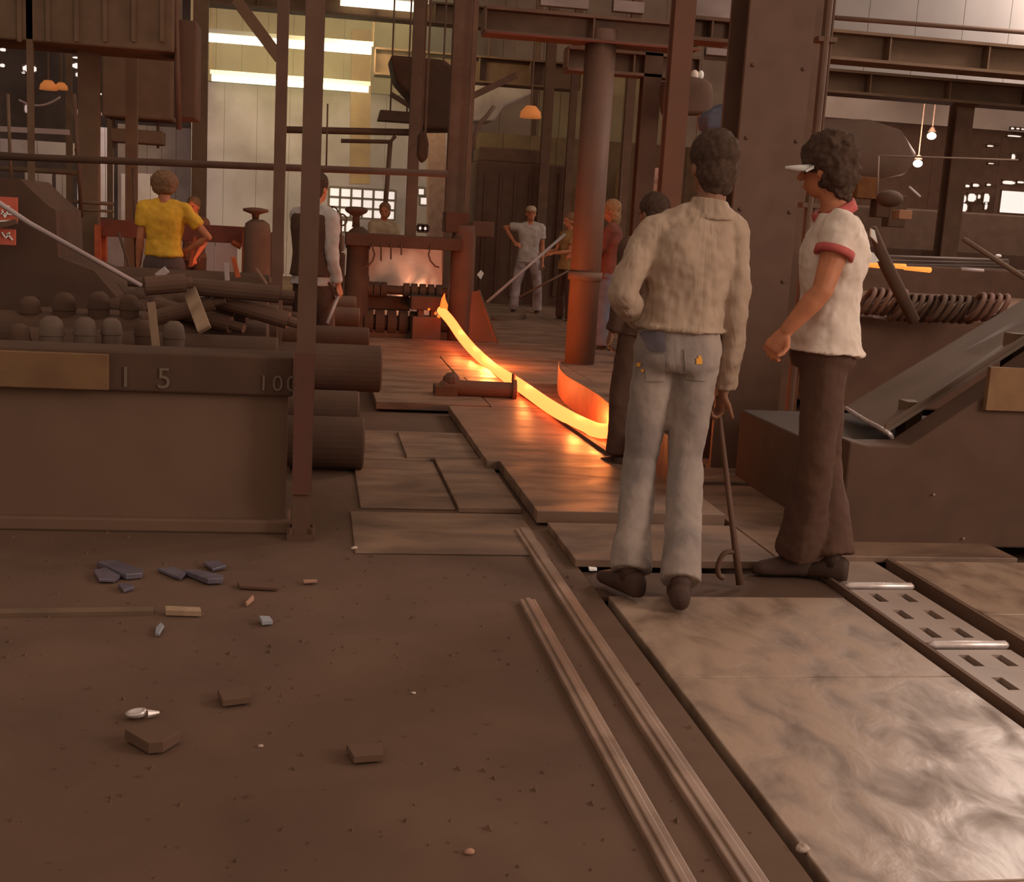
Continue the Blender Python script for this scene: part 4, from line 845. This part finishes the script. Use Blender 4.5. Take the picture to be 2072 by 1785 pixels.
# ------------------------------------------------------------------ people
TEX = {}
def cloud(size):
    if size not in TEX:
        t = bpy.data.textures.new('cloth_fold_%g' % size, 'CLOUDS'); t.noise_scale = size; t.noise_depth = 2; TEX[size] = t
    return TEX[size]
def organic(mb, name, m, parent, voxel, smooth=4, folds=None, label=None, sm_f=0.6):
    o = mb.build(name, m, parent, smooth=True, label=label)
    r = o.modifiers.new('remesh', 'REMESH'); r.mode = 'VOXEL'; r.voxel_size = voxel; r.use_smooth_shade = True
    if smooth:
        s = o.modifiers.new('smooth', 'SMOOTH'); s.iterations = smooth; s.factor = sm_f
    for size, st_ in (folds or []):
        d = o.modifiers.new('fold', 'DISPLACE'); d.texture = cloud(size); d.strength = st_; d.mid_level = 0.5; d.texture_coords = 'LOCAL'
    return o
def hand(b, w, d, n, side, curl=0.5, s=1.0, rf=0.0085):
    d = d.normalized(); x = d.cross(n).normalized(); n = x.cross(d).normalized()
    b.loft([(w, x*0.024*s, n*0.018*s), (w+d*0.03*s, x*0.034*s, n*0.017*s), (w+d*0.085*s, x*0.041*s, n*0.013*s), (w+d*0.095*s, x*0.036*s, n*0.009*s)], 14)
    for i, (off, L_) in enumerate([(-0.031, 0.066), (-0.0105, 0.078), (0.0105, 0.073), (0.031, 0.056)]):
        off *= side
        p = w+d*(0.088-0.004*abs(i-1.3))*s+x*off*s; dd = d.copy(); pts = [p-d*0.02*s, p]; a = 0.25+curl*0.5
        for k, f in enumerate((0.45, 0.32, 0.23)):
            dd = (Matrix.Rotation(a if True else 0, 3, x) @ dd) if True else dd
            p = p+dd*L_*f*s*1.05; pts.append(p)
            a = curl*(0.95+0.1*i)
        b.limb(pts, [rf*s, rf*s, rf*0.95*s, rf*0.88*s, rf*0.75*s], 8)
    tp = w+d*0.028*s-x*0.026*side*s; td = (d*0.65-x*0.65*side-n*0.35).normalized()
    b.limb([tp, tp+td*0.035*s, tp+td*0.035*s+(d*0.9-n*0.35-x*side*0.15).normalized()*0.03*s, tp+td*0.035*s+(d*0.9-n*0.45).normalized()*0.052*s], [0.013*s, 0.0105*s, 0.0095*s, 0.0075*s], 8)
def torso_rings(J, g, lo, hi, s, wf=1.0, df=1.0):
    hip = (J['hipL']+J['hipR'])/2; sh = (J['shL']+J['shR'])/2
    xh = (J['hipR']-J['hipL']).normalized(); xs = (J['shR']-J['shL']).normalized(); hw = (J['shR']-J['shL']).length/2
    prof = [(-0.16,0.150,0.105),(-0.08,0.166,0.122),(0.04,0.170,0.120),(0.25,0.152,0.106),(0.42,0.146,0.102),(0.62,0.160,0.110),(0.8,0.176,0.116),(0.93,hw/s*1.0,0.104),(1.02,hw/s*0.93,0.088),(1.09,hw/s*0.55,0.072),(1.16,0.068,0.062)]
    out = []
    for t, wd, dp in prof:
        if t < lo or t > hi: continue
        c = hip.lerp(sh, t); 
        if t > 1.0: c = sh + (J['neck']-sh)*((t-1.0)/0.16)
        x = xh.lerp(xs, max(0, min(1, t))).normalized(); up = (sh-hip).normalized(); y = up.cross(x).normalized(); x = y.cross(up)
        out.append((c, x*(wd*s*wf+g), y*(dp*s*df+g)))
    return out
def make_person(label, J, base, s=1.0, skin=None, hair=None, hairstyle='short', shirt=None, shirt_long=True, trousers=None, hem=0.075, shoe=None, voxel=0.012, arm_r=1.0,
                curlL=0.6, curlR=0.6, shirt_lo=-0.10, cat='person', wf=1.0, trap=True, face=True, fold=1.0, belt=None, legf=1.0, sleeve_end=0.62):
    t = thing('person', label, cat, base)
    F = J['hf'].normalized(); Z = Vector((0,0,1)); tilt = J.get('hup', Z); X = F.cross(tilt).normalized(); U = X.cross(F).normalized()
    H = J['head']; ax = (X, F, U)
    b = MB()
    b.ball(H+U*0.02*s, 0.074*s, 0.093*s, 0.098*s, ax, 18, 12)
    b.ball(H-U*0.045*s+F*0.028*s, 0.055*s, 0.062*s, 0.068*s, ax, 16, 10)
    b.limb([H+F*0.09*s+U*0.005*s, H+F*0.108*s-U*0.028*s], [0.009*s, 0.014*s], 8)
    b.ball(H+F*0.085*s-U*0.065*s, 0.024*s, 0.012*s, 0.010*s, ax)
    b.ball(H+F*0.08*s+U*0.028*s, 0.05*s, 0.016*s, 0.010*s, ax)
    for q in (-1, 1): b.ball(H+X*q*0.077*s-U*0.012*s-F*0.005*s, 0.010*s, 0.020*s, 0.031*s, ax)
    b.limb([H-U*0.05*s-F*0.015*s, J['neck']], [0.052*s, 0.058*s], 14)
    b.loft(torso_rings(J, -0.01*s, -0.2, 1.2, s, wf), 24, p=2.3)
    for q, e, w_, h_, c in (('shL','elL','wrL','hdL',curlL), ('shR','elR','wrR','hdR',curlR)):
        S_, E_, W_ = J[q], J[e], J[w_]
        b.limb([S_, S_.lerp(E_, 0.5), E_, E_.lerp(W_, 0.3), W_], [0.052*s*arm_r, 0.044*s*arm_r, 0.036*s*arm_r, 0.038*s*arm_r, 0.024*s*arm_r], 14)
        side = -1 if q == 'shL' else 1
        d = J.get(h_, (W_-E_)); n = J.get('n'+q[-1], -X*0.0 + (J['hipL']+J['hipR'])/2-W_)
        if abs(d.normalized().dot(n.normalized())) > 0.95: n = F
        n = n - d.normalized()*n.dot(d.normalized())
        hand(b, W_, d, n, side, c, s)
    for h_, k_, a_ in (('hipL','knL','anL'), ('hipR','knR','anR')):
        b.limb([J[h_], J[k_], J[k_].lerp(J[a_], 0.3), J[a_]], [0.075*s, 0.05*s, 0.052*s, 0.035*s], 14)
    organic(b, 'body', skin, t, voxel*0.62 if voxel > 0.008 else 0.0055, 2)
    if face:
        for q in (-1, 1):
            e = MB(); e.ball(H+X*q*0.03*s+F*0.083*s+U*0.008*s, 0.012*s, 0.008*s, 0.006*s, ax, 10, 6); e.build('eye', hairm, t, smooth=True)
    # hair
    if hairstyle:
        b = MB()
        if hairstyle == 'short':
            b.ball(H+U*0.047*s-F*0.020*s, 0.093*s, 0.104*s, 0.096*s, ax, 18, 12); b.ball(H-U*0.025*s-F*0.045*s, 0.084*s, 0.066*s, 0.085*s, ax); b.ball(H-U*0.09*s-F*0.05*s, 0.058*s, 0.035*s, 0.035*s, ax); fl = [(0.03, 0.014*s)]
        elif hairstyle == 'curly':
            b.ball(H+U*0.045*s-F*0.012*s, 0.102*s, 0.112*s, 0.108*s, ax, 18, 12); b.ball(H-U*0.02*s-F*0.045*s, 0.095*s, 0.078*s, 0.09*s, ax); b.ball(H-U*0.085*s-F*0.065*s, 0.06*s, 0.04*s, 0.055*s, ax); fl = [(0.035, 0.035*s)]
        elif hairstyle == 'afro':
            b.ball(H+U*0.03*s-F*0.01*s, 0.128*s, 0.115*s, 0.115*s, ax, 18, 12); b.ball(H-U*0.03*s-F*0.03*s, 0.11*s, 0.085*s, 0.07*s, ax); fl = [(0.02, 0.022*s)]
        elif hairstyle == 'long':
            b.ball(H+U*0.045*s-F*0.018*s, 0.096*s, 0.105*s, 0.098*s, ax, 18, 12); b.ball(H-U*0.06*s-F*0.05*s, 0.09*s, 0.06*s, 0.11*s, ax); fl = [(0.03, 0.02*s)]
        organic(b, 'hair', hair, t, voxel*0.8, 2, fl)
    # shirt
    b = MB(); rg_ = torso_rings(J, 0.014*s, -0.17 if shirt_lo < 0 else 0.0, 1.10, s, wf)
    hp_ = (J['hipL']+J['hipR'])/2; sp_ = (J['shL']+J['shR'])/2; cut = hp_.lerp(sp_, shirt_lo)
    rg_ = [q for q in rg_ if (q[0]-cut).dot(sp_-hp_) > 0.0]
    first = rg_[0]; rg_ = [(cut, first[1]*1.12, first[2]*1.16)]+rg_
    b.loft(rg_, 28, p=2.3)
    for q, e, w_ in (('shL','elL','wrL'), ('shR','elR','wrR')):
        S_, E_, W_ = J[q], J[e], J[w_]
        if shirt_long: b.limb([S_, S_.lerp(E_, 0.5), E_], [0.070*s, 0.062*s, 0.056*s], 16); b.tube([E_, E_.lerp(W_, 0.5), E_.lerp(W_, 0.97)], [0.056*s, 0.053*s, 0.043*s], 16)
        else: b.limb([S_, S_.lerp(E_, 0.15)], [0.070*s, 0.068*s], 16); b.tube([S_, S_.lerp(E_, 0.3), S_.lerp(E_, sleeve_end)], [0.068*s, 0.068*s, 0.068*s], 18)
    for q in (('shL','shR') if trap else ()): b.limb([J['neck']-U*0.02*s, J['neck'].lerp(J[q], 0.5)-U*0.004*s, J[q]+U*0.004*s], [0.058*s, 0.062*s, 0.064*s], 14)
    sh_ = organic(b, 'shirt', shirt, t, voxel, 3, [(0.14, 0.035*s*fold), (0.06, 0.016*s*fold)])
    # trousers
    b = MB(); b.loft(torso_rings(J, 0.006*s, -0.3, 0.3 if shirt_lo >= 0.1 else 0.05, s, wf), 28, p=2.4)
    for h_, k_, a_ in (('hipL','knL','anL'), ('hipR','knR','anR')):
        h0 = J[h_]; kn = J[k_]; an = J[a_]
        b.limb([h0, h0.lerp(kn, 0.4), kn], [0.098*s*legf, 0.092*s*legf, 0.074*s*legf], 18)
        b.tube([kn, kn.lerp(an, 0.5), an.lerp(kn, 0.03)], [0.074*s*legf, (0.074+hem)/2*s*legf, hem*s], 18)
    tr_ = organic(b, 'trousers', trousers, t, voxel, 3, [(0.16, 0.018*s*fold), (0.05, 0.008*s*fold)])
    for a_, k_, tf in (('anL','knL','toeL'), ('anR','knR','toeR')):
        an = J[a_]; td = J.get(tf, F); td = Vector((td.x, td.y, 0)).normalized(); sx = td.cross(Z)
        g = Vector((an.x, an.y, J.get('ground', 0.0)))
        b = MB()
        b.loft([(g-td*0.07*s+Z*0.045*s, sx*0.028*s, Z*0.040*s), (g-td*0.05*s+Z*0.05*s, sx*0.037*s, Z*0.050*s), (g+Z*0.052*s, sx*0.040*s, Z*0.052*s), (g+td*0.09*s+Z*0.036*s, sx*0.046*s, Z*0.036*s), (g+td*0.15*s+Z*0.028*s, sx*0.042*s, Z*0.028*s), (g+td*0.185*s+Z*0.022*s, sx*0.024*s, Z*0.020*s)], 16, p=2.6)
        b.limb([g+Z*0.06*s, g+Z*0.13*s], [0.042*s, 0.038*s], 14)
        b.build('shoe', shoe, t, smooth=True)
    if belt:
        b = MB(); rg = torso_rings(J, 0.012*s, 0.2, 0.3, s, wf)[0]; b.loft([(rg[0]-Z*0.018, rg[1]*1.02, rg[2]*1.02), (rg[0]+Z*0.018, rg[1]*1.02, rg[2]*1.02)], 28, p=2.4); b.build('belt', belt, t, smooth=False)
    return t, sh_, tr_
def std(base, yaw, h, L='hang', R='hang', bend=0.0, headyaw=None, stance=0.12, lean=0.0):
    """joints of a standing figure; yaw 0 faces away from the camera, positive turns left"""
    s = h/1.75; base = Vector(base); M = Matrix.Rotation(yaw, 3, 'Z')
    def P(x, y, z): return base + M @ Vector((x*s, (y+bend*max(0, z-0.93)+lean*z)*s, z*s))
    arms = {'hang': ((0.215,-0.02,1.14), (0.23,0.05,0.89)), 'hip': ((0.40,-0.07,1.18), (0.21,0.03,1.04)), 'akimbo': ((0.40,-0.02,1.40), (0.24,0.10,1.17)),
            'fwd': ((0.21,0.12,1.16), (0.15,0.38,1.12)), 'low': ((0.23,0.08,1.14), (0.20,0.26,0.93))}
    J = {'head': P(0,0.025,1.635), 'neck': P(0,-0.01,1.49), 'shL': P(-0.178,0,1.425), 'shR': P(0.178,0,1.425), 'hipL': P(-0.09,0,0.92), 'hipR': P(0.09,0,0.92),
         'knL': P(-0.09-stance*0.4,0.03,0.50), 'knR': P(0.09+stance*0.4,0.03,0.50), 'anL': P(-0.09-stance*0.5,0,0.09), 'anR': P(0.09+stance*0.5,0,0.09)}
    J['ground'] = base.z
    for sd, a in ((-1, L), (1, R)):
        e, w_ = arms[a]; k = 'L' if sd < 0 else 'R'
        J['el'+k] = P(sd*e[0], e[1], e[2]); J['wr'+k] = P(sd*w_[0], w_[1], w_[2])
        if a == 'hip' or a == 'akimbo': J['hd'+k] = M @ Vector((-sd*0.8, 0.5, -0.35))
    J['hf'] = Matrix.Rotation(headyaw if headyaw is not None else yaw, 3, 'Z') @ Vector((0,1,-0.1-bend*0.3))
    J['toeL'] = J['toeR'] = M @ Vector((0,1,0))
    return J, s
def at_head(u, vtop, h):
    d = ray(u, vtop); k = (h-CAM_H)/d.z; p = EYE+d*k; return Vector((p.x, p.y, 0))
skin_w = mat('warm_skin', (0.50,0.18,0.085), (0.42,0.145,0.07), 0.6, 0, 20)  # even warm orange skin tone
skin_d = mat('brown_skin', (0.26,0.11,0.06), (0.22,0.09,0.05), 0.6, 0, 20)
hairm = mat('black_hair', (0.055,0.031,0.021), (0.085,0.047,0.033), 0.95, 0, 60, spec=0.1)
hairb = mat('brown_hair', (0.16,0.075,0.035), (0.24,0.12,0.055), 0.7, 0, 60)
hairl = mat('fair_hair', (0.42,0.23,0.11), (0.26,0.12,0.05), 0.7, 0, 50)
khaki = mat('khaki_cotton', (0.42,0.285,0.20), (0.35,0.23,0.16), 0.85, 0, 9, 0.7, stretch=(1,1,0.22), detail=3, bdist=0.05)
denim = mat('faded_denim', (0.37,0.275,0.225), (0.22,0.165,0.145), 0.85, 0, 7, 0.5, detail=5, stretch=(1,1,0.45), bdist=0.03)
denimd = mat('darker_denim_patch', (0.15,0.115,0.13), (0.12,0.09,0.10), 0.9, 0, 15)
white = mat('white_knit', (0.68,0.53,0.44), (0.62,0.47,0.38), 0.9, 0, 20, 0.1)
redk = mat('red_knit_band', (0.50,0.10,0.085), (0.42,0.08,0.07), 0.85, 0, 20)
black = mat('black_cloth', (0.082,0.037,0.023), (0.098,0.045,0.028), 0.9, 0, 10)
yellow = mat('yellow_cotton', (0.74,0.40,0.035), (0.62,0.31,0.03), 0.85, 0, 8)
greycl = mat('pale_grey_cloth', (0.50,0.42,0.38), (0.42,0.34,0.30), 0.9, 0, 10)
olivec = mat('dull_khaki_cloth', (0.46,0.33,0.21), (0.38,0.26,0.16), 0.9, 0, 10)
redc = mat('dull_red_cloth', (0.26,0.075,0.05), (0.18,0.055,0.038), 0.9, 0, 10)
bluec = mat('blue_denim', (0.22,0.21,0.26), (0.17,0.155,0.19), 0.9, 0, 10)
boot = mat('dark_boot', (0.075,0.036,0.024), (0.06,0.03,0.02), 0.7, 0, 10)
# --- man in pale shirt and faded jeans, back to the camera
yA = 4.52
aL, aR = G(1275, 1162, 0.09), G(1377, 1186, 0.09); aL.z = aR.z = 0.09
J = {'head': V(1441,338,yA+0.03), 'neck': V(1437,418,yA-0.01), 'shL': V(1316,476,yA), 'shR': V(1481,476,yA), 'elL': V(1256,596,yA-0.06), 'wrL': V(1305,655,yA+0.13),
     'elR': V(1487,640,yA-0.03), 'wrR': V(1464,790,yA+0.05), 'hdR': Vector((-0.05,0.12,-1)), 'hdL': Vector((0.6,0.5,-0.45)), 'hipL': V(1333,712,yA+0.02), 'hipR': V(1410,712,yA), 'knL': V(1294,930,4.55), 'knR': V(1386,932,4.50),
     'anL': aL, 'anR': aR, 'hf': Vector((-0.15,1,-0.12)), 'toeL': Vector((-0.4,1,0)), 'toeR': Vector((0.25,1,0)), 'ground': 0.012}
t, sh_, tr_ = make_person('man seen from behind in loose pale khaki shirt and patched faded jeans, left elbow out', J, (aL.x*0.5+aR.x*0.5, 4.5, 0), 1.0, skin_d, hairm, 'short', khaki, True, denim, 0.079, boot, 0.0085, face=True, shirt_lo=0.2, belt=None, legf=0.93, curlR=1.1, wf=0.96, fold=1.1)
JA = J
from mathutils.bvhtree import BVHTree
BV = {}
def patch(name, pts, y, m, par, target, label=None, off=0.006, sub=8):
    """small piece of cloth laid on the garment: its outline dropped on to the cloth surface"""
    if target.name not in BV:
        bpy.context.view_layer.update(); dg = bpy.context.evaluated_depsgraph_get(); ev = target.evaluated_get(dg); me = ev.to_mesh()
        BV[target.name] = BVHTree.FromPolygons([target.matrix_world @ v.co for v in me.vertices], [tuple(f.vertices) for f in me.polygons]); ev.to_mesh_clear()
    T_ = BV[target.name]; n = sub; top = {}; b = MB()
    def at(fu, fv):
        u = (pts[0][0]*(1-fu)+pts[1][0]*fu)*(1-fv)+(pts[3][0]*(1-fu)+pts[2][0]*fu)*fv
        v = (pts[0][1]*(1-fu)+pts[1][1]*fu)*(1-fv)+(pts[3][1]*(1-fu)+pts[2][1]*fu)*fv
        d = ray(u, v).normalized(); h = T_.ray_cast(EYE, d)
        return None if h[0] is None else (h[0]-d*off, h[0]-d*(off-0.003))
    for i in range(n+1):
        for j in range(n+1):
            q = at(i/n, j/n)
            if q and abs(q[0].y-y) < 0.4: top[(i, j)] = (len(b.v), len(b.v)+1); b.v += [q[0], q[1]]
    for i in range(n):
        for j in range(n):
            k = [(i,j),(i,j+1),(i+1,j+1),(i+1,j)]
            if all(q in top for q in k):
                b.f.append(tuple(top[q][0] for q in k)); b.f.append(tuple(top[q][1] for q in k)[::-1])
    return b.build(name, m, par, smooth=True, label=label) if b.f else None
patch('denim_patch', [(1290,668),(1346,675),(1346,712),(1312,708)], yA, denimd, t, tr_, 'dark blue denim patch', 0.012)
patch('back_pocket', [(1384,706),(1434,712),(1428,772),(1388,768)], yA, denim, t, tr_)
patch('back_pocket', [(1300,718),(1346,716),(1346,772),(1308,772)], yA, denim, t, tr_)
star = mat('orange_embroidery', (0.75,0.32,0.04))
for (u, v, r) in [(1415,731,6), (1416,723,3), (1292,738,4), (1300,750,3)]:
    patch('embroidery', [(u-r,v-r),(u+r,v-r),(u+r,v+r),(u-r,v+r)], yA, star, t, tr_, 'small orange embroidery', 0.010, 2)
b = MB(); rg = torso_rings(J, 0.02, 1.05, 1.12, 1.0, 0.96)[0]
nk = J['neck']; b.loft([(nk+Vector((0,0,-0.05)), Vector((0.10,0,0)), Vector((0,0.085,0))), (nk+Vector((0,0.0,-0.005)), Vector((0.080,0,-0.004)), Vector((0,0.072,0))), (nk+Vector((0,0.004,0.028)), Vector((0.070,0,-0.006)), Vector((0,0.064,0.0)))], 24); organic(b, 'shirt_collar', khaki, t, 0.006, 3, [(0.05, 0.012)])
# hook rod in his right hand
hp = J['wrR']+Vector((-0.005,0.02,-0.085)); gp = G(1497, 1188, 0.0)
th_ = thing('hooked_rod', 'long dark hooked iron rod held point-down by the man in jeans', 'rod', tuple(gp))
b = MB(); b.tube([hp+Vector((-0.01,0,0.06)), hp, hp.lerp(gp, 0.65), gp+Vector((0,0,0.01))], [0.009,0.009,0.012,0.016], 10); b.build('shaft', steelw, th_, smooth=True)
b = MB(); q = hp.lerp(gp, 0.80); pts = [q+Vector((0.0,0,0)), q+Vector((-0.045,0,-0.005)), q+Vector((-0.068,0,-0.05)), q+Vector((-0.062,0,-0.095)), q+Vector((-0.04,0,-0.11))]
b.tube(smooth_path(pts, 4), 0.011, 8); b.build('hook', steelw, th_, smooth=True)
# --- man in white tee with red bands, facing left
yB = 4.62
aL, aR = G(1612, 1165, 0.0), G(1678, 1172, 0.0); aL.z = aR.z = 0.09
J = {'head': V(1674,342,yB+0.02), 'neck': V(1690,412,yB), 'shL': V(1704,462,yB-0.15), 'shR': V(1686,464,yB+0.17), 'elL': V(1664,588,yB-0.20), 'wrL': V(1592,668,yB-0.16), 'hdL': Vector((-0.45,0.1,-0.72)),
     'elR': V(1690,590,yB+0.24), 'wrR': V(1676,690,yB+0.2), 'hipL': V(1672,706,yB-0.085), 'hipR': V(1660,708,yB+0.085), 'knL': V(1652,925,yB-0.10), 'knR': V(1668,925,yB+0.12),
     'anL': aL, 'anR': aR, 'hf': Vector((-1,0.95,-0.10)), 'toeL': Vector((-1,0.1,0)), 'toeR': Vector((-0.8,0.5,0)), 'ground': 0.0, 'nL': Vector((0.5,0.6,-0.2))}
t, sh_, tr_ = make_person('curly dark-haired man in white tee with red collar and cuffs, wearing black trousers', J, (aL.x*0.5+aR.x*0.5, 4.6, 0), 1.02, skin_w, hairm, 'curly', white, False, black, 0.10, boot, 0.0085, arm_r=1.12, curlL=0.75, shirt_lo=-0.02, wf=1.05, legf=0.95, sleeve_end=0.42, trap=False)
nk = J['neck']
def band(name, c, d, r1, r2, hgt, m, par, label=None):
    d = Vector(d).normalized(); x = d.orthogonal().normalized(); y = d.cross(x)
    b = MB(); n = 28; vs = []; 
    for zz, rr_ in ((-hgt/2, r1), (-hgt/2, r2), (hgt/2, r2), (hgt/2, r1)):
        for k in range(n):
            a = 2*math.pi*k/n; vs.append(c+d*zz+(x*math.cos(a)+y*math.sin(a))*rr_)
    fs = []
    for q in range(4):
        q2 = (q+1) % 4
        for k in range(n): fs.append((q*n+k, q*n+(k+1)%n, q2*n+(k+1)%n, q2*n+k))
    b.add(vs, fs); return b.build(name, m, par, smooth=True, label=label)
sd = (J['elL']-J['shL']).normalized(); band('sleeve_band', J['shL'].lerp(J['elL'], 0.40), sd, 0.058, 0.077, 0.028, redk, t, 'red cuff band')
sd = (J['elR']-J['shR']).normalized(); band('sleeve_band', J['shR'].lerp(J['elR'], 0.40), sd, 0.058, 0.077, 0.028, redk, t, 'red cuff band')
band('collar_band', nk+Vector((0.0,0,-0.032)), (-0.45,0.0,0.88), 0.062, 0.088, 0.042, redk, t, 'red collar band')
b = MB(); hf = J['hf'].normalized(); hx = hf.cross(Vector((0,0,1))).normalized()
vis = []
hf = Vector((-1,0.30,0.16)).normalized(); hx = hf.cross(Vector((0,0,1))).normalized(); c0 = J['head']+hf*0.075+Vector((0,0,-0.022))
for k in range(9):
    a = -1.25+2.5*k/8; rr_ = 0.13
    vis.append((c0-hf*0.02+hf*rr_*math.cos(a)*0.85+hx*0.085*math.sin(a)))
top = [c0-hf*0.03+hx*0.085*math.sin(-1.25+2.5*k/8)+hf*0.05*math.cos(-1.25+2.5*k/8)+Vector((0,0,0.02)) for k in range(9)]
vs = []; 
for k in range(9): vs += [top[k], vis[k], vis[k]+Vector((0,0,-0.013)), top[k]+Vector((0,0,-0.013))]
fs = []
for k in range(8):
    for q in range(4): fs.append((k*4+q, k*4+(q+1)%4, (k+1)*4+(q+1)%4, (k+1)*4+q))
fs += [(0,1,2,3), (35,34,33,32)]
b.add(vs, fs); b.build('visor_peak', whitep, t, smooth=True, label='white visor peak')
b = MB(); q = [V(1716,668,yB-0.3), V(1736,664,yB-0.3)]
# --- person in dark clothes just beyond the man in jeans
bs = G(1290, 962, 0.0); J, s_ = std((bs.x, bs.y+0.05, 0.03), 0.35, 1.56, 'hang', 'hang', headyaw=0.5)
make_person('dark-haired person in black clothes half hidden behind the pale-shirted man', J, tuple(bs), s_, skin_d, hairm, 'short', black, True, black, 0.075, boot, 0.014, face=True)
# --- red shirted person with fair curly hair, right of the round column
bs = at_head(1243, 407, 1.73); J, s_ = std(bs, 1.2, 1.73, 'fwd', 'low', headyaw=1.1)
make_person('fair-haired worker in dull red shirt and blue jeans right of the round column', J, tuple(bs), s_, skin_w, hairl, 'long', redc, True, bluec, 0.08, boot, 0.016)
# --- hip-handed man
bs = G(1062, 640); J, s_ = std(bs, math.pi-0.15, 1.71, 'hang', 'akimbo', headyaw=math.pi+0.05, stance=0.2)
t, a_, b_ = make_person('worker in pale tee with one hand on hip, wearing a pale cap and light jeans', J, tuple(bs), s_, skin_w, None, None, greycl, False, mat('pale_denim', (0.50,0.40,0.40),(0.24,0.16,0.14),0.9,0,5), 0.075, boot, 0.015)
b = MB(); H = J['head']; hf = J['hf'].normalized(); b.loft([(H+Vector((0,0,0.04)), Vector((0.085,0,0)), Vector((0,0.1,0))), (H+Vector((0,0,0.09)), Vector((0.08,0,0)), Vector((0,0.092,0))), (H+Vector((0,0,0.125)), Vector((0.045,0,0)), Vector((0,0.05,0)))], 20)
b.loft([(H+hf*0.08+Vector((0,0,0.045)), Vector((0.07,0,0)), Vector((0,0.06,0))), (H+hf*0.085+Vector((0,0,0.055)), Vector((0.065,0,0)), Vector((0,0.055,0)))], 18); b.build('cap', olivec, t, smooth=True, label='pale cloth cap')
# --- worker beside round column holding the pole
bs = G(1150, 655); bs.y = 17.7; bs = Vector((V(1152, 500, 17.7).x, 17.7, 0)); J, s_ = std(bs, 1.9, 1.62, 'fwd', 'fwd', headyaw=1.9)
make_person('worker in ochre shirt holding a long pole, mostly hidden by the round column', J, tuple(bs), s_, skin_w, hairb, 'short', mat('ochre_cloth', (0.40,0.22,0.08),(0.3,0.16,0.07),0.9,0,8), False, black, 0.075, boot, 0.018)
# --- man behind the stand
bs = Vector((V(777, 440, 17.4).x, 17.4, 0)); J, s_ = std(bs, math.pi+0.3, 1.60, 'low', 'low', headyaw=math.pi-0.2)
make_person('worker in khaki shirt looking over the stand beam from behind', J, tuple(bs), s_, skin_w, hairb, 'short', olivec, True, bluec, 0.075, boot, 0.018)
# --- grey-sleeved man behind the slim post
gz = V(639, 352, 9.7); bs = Vector((gz.x, 9.7, 0)); J, s_ = std(bs, -0.75, gz.z, 'low', 'hang', headyaw=-0.7)
tg, a_, b_ = make_person('black-haired man in dark waistcoat and grey-white sleeves behind the slim post at the rack', J, tuple(bs), s_, skin_w, hairm, 'short', greycl, True, black, 0.075, boot, 0.013)
b = MB(); b.loft(torso_rings(J, 0.034, -0.05, 1.02, s_), 24, p=2.3); organic(b, 'overlayer', black, tg, 0.014, 2)  # dark layer over the torso, leaving the sleeves pale
w_ = J['wrR']+Vector((0.01,0.02,-0.08)); e_ = V(662, 655, w_.y-0.3); b = MB(); b.tube([w_, e_], 0.013, 8); tag(b.build('walking_stick', pale, smooth=True), 'thin pale stick held down by the grey-sleeved man', 'stick')
# --- yellow shirted man
gz = V(333, 357, 11.4); bs = Vector((gz.x, 11.4, 0)); J, s_ = std(bs, 0.12, gz.z+0.03, 'hang', 'hip', headyaw=-0.05)
t, a_, b_ = make_person('bushy-haired man seen from behind in a bright yellow tee and dark trousers', J, tuple(bs), s_, skin_w, hairb, 'afro', yellow, False, mat('dark_blue_trousers', (0.10,0.062,0.055),(0.12,0.07,0.06),0.9,0,8), 0.075, boot, 0.012, shirt_lo=0.12)
# --- red-lit worker behind him
bs = Vector((V(393, 440, 15.2).x, 15.2, 0)); J, s_ = std(bs, math.pi-0.5, 1.50, 'low', 'low', headyaw=math.pi-0.3)
make_person('worker with face lit red, half hidden behind the yellow tee', J, tuple(bs), s_, mat('red_lit_skin', (0.62,0.17,0.08)), hairb, 'short', rust, False, black, 0.075, boot, 0.018)  # red light on the face is put into the skin colour too
light('orange_glow_left', 'POINT', tuple(V(420, 470, 14.2)), None, 12, (1.0, 0.30, 0.10), 0.1)  # orange point light close to the red-faced worker
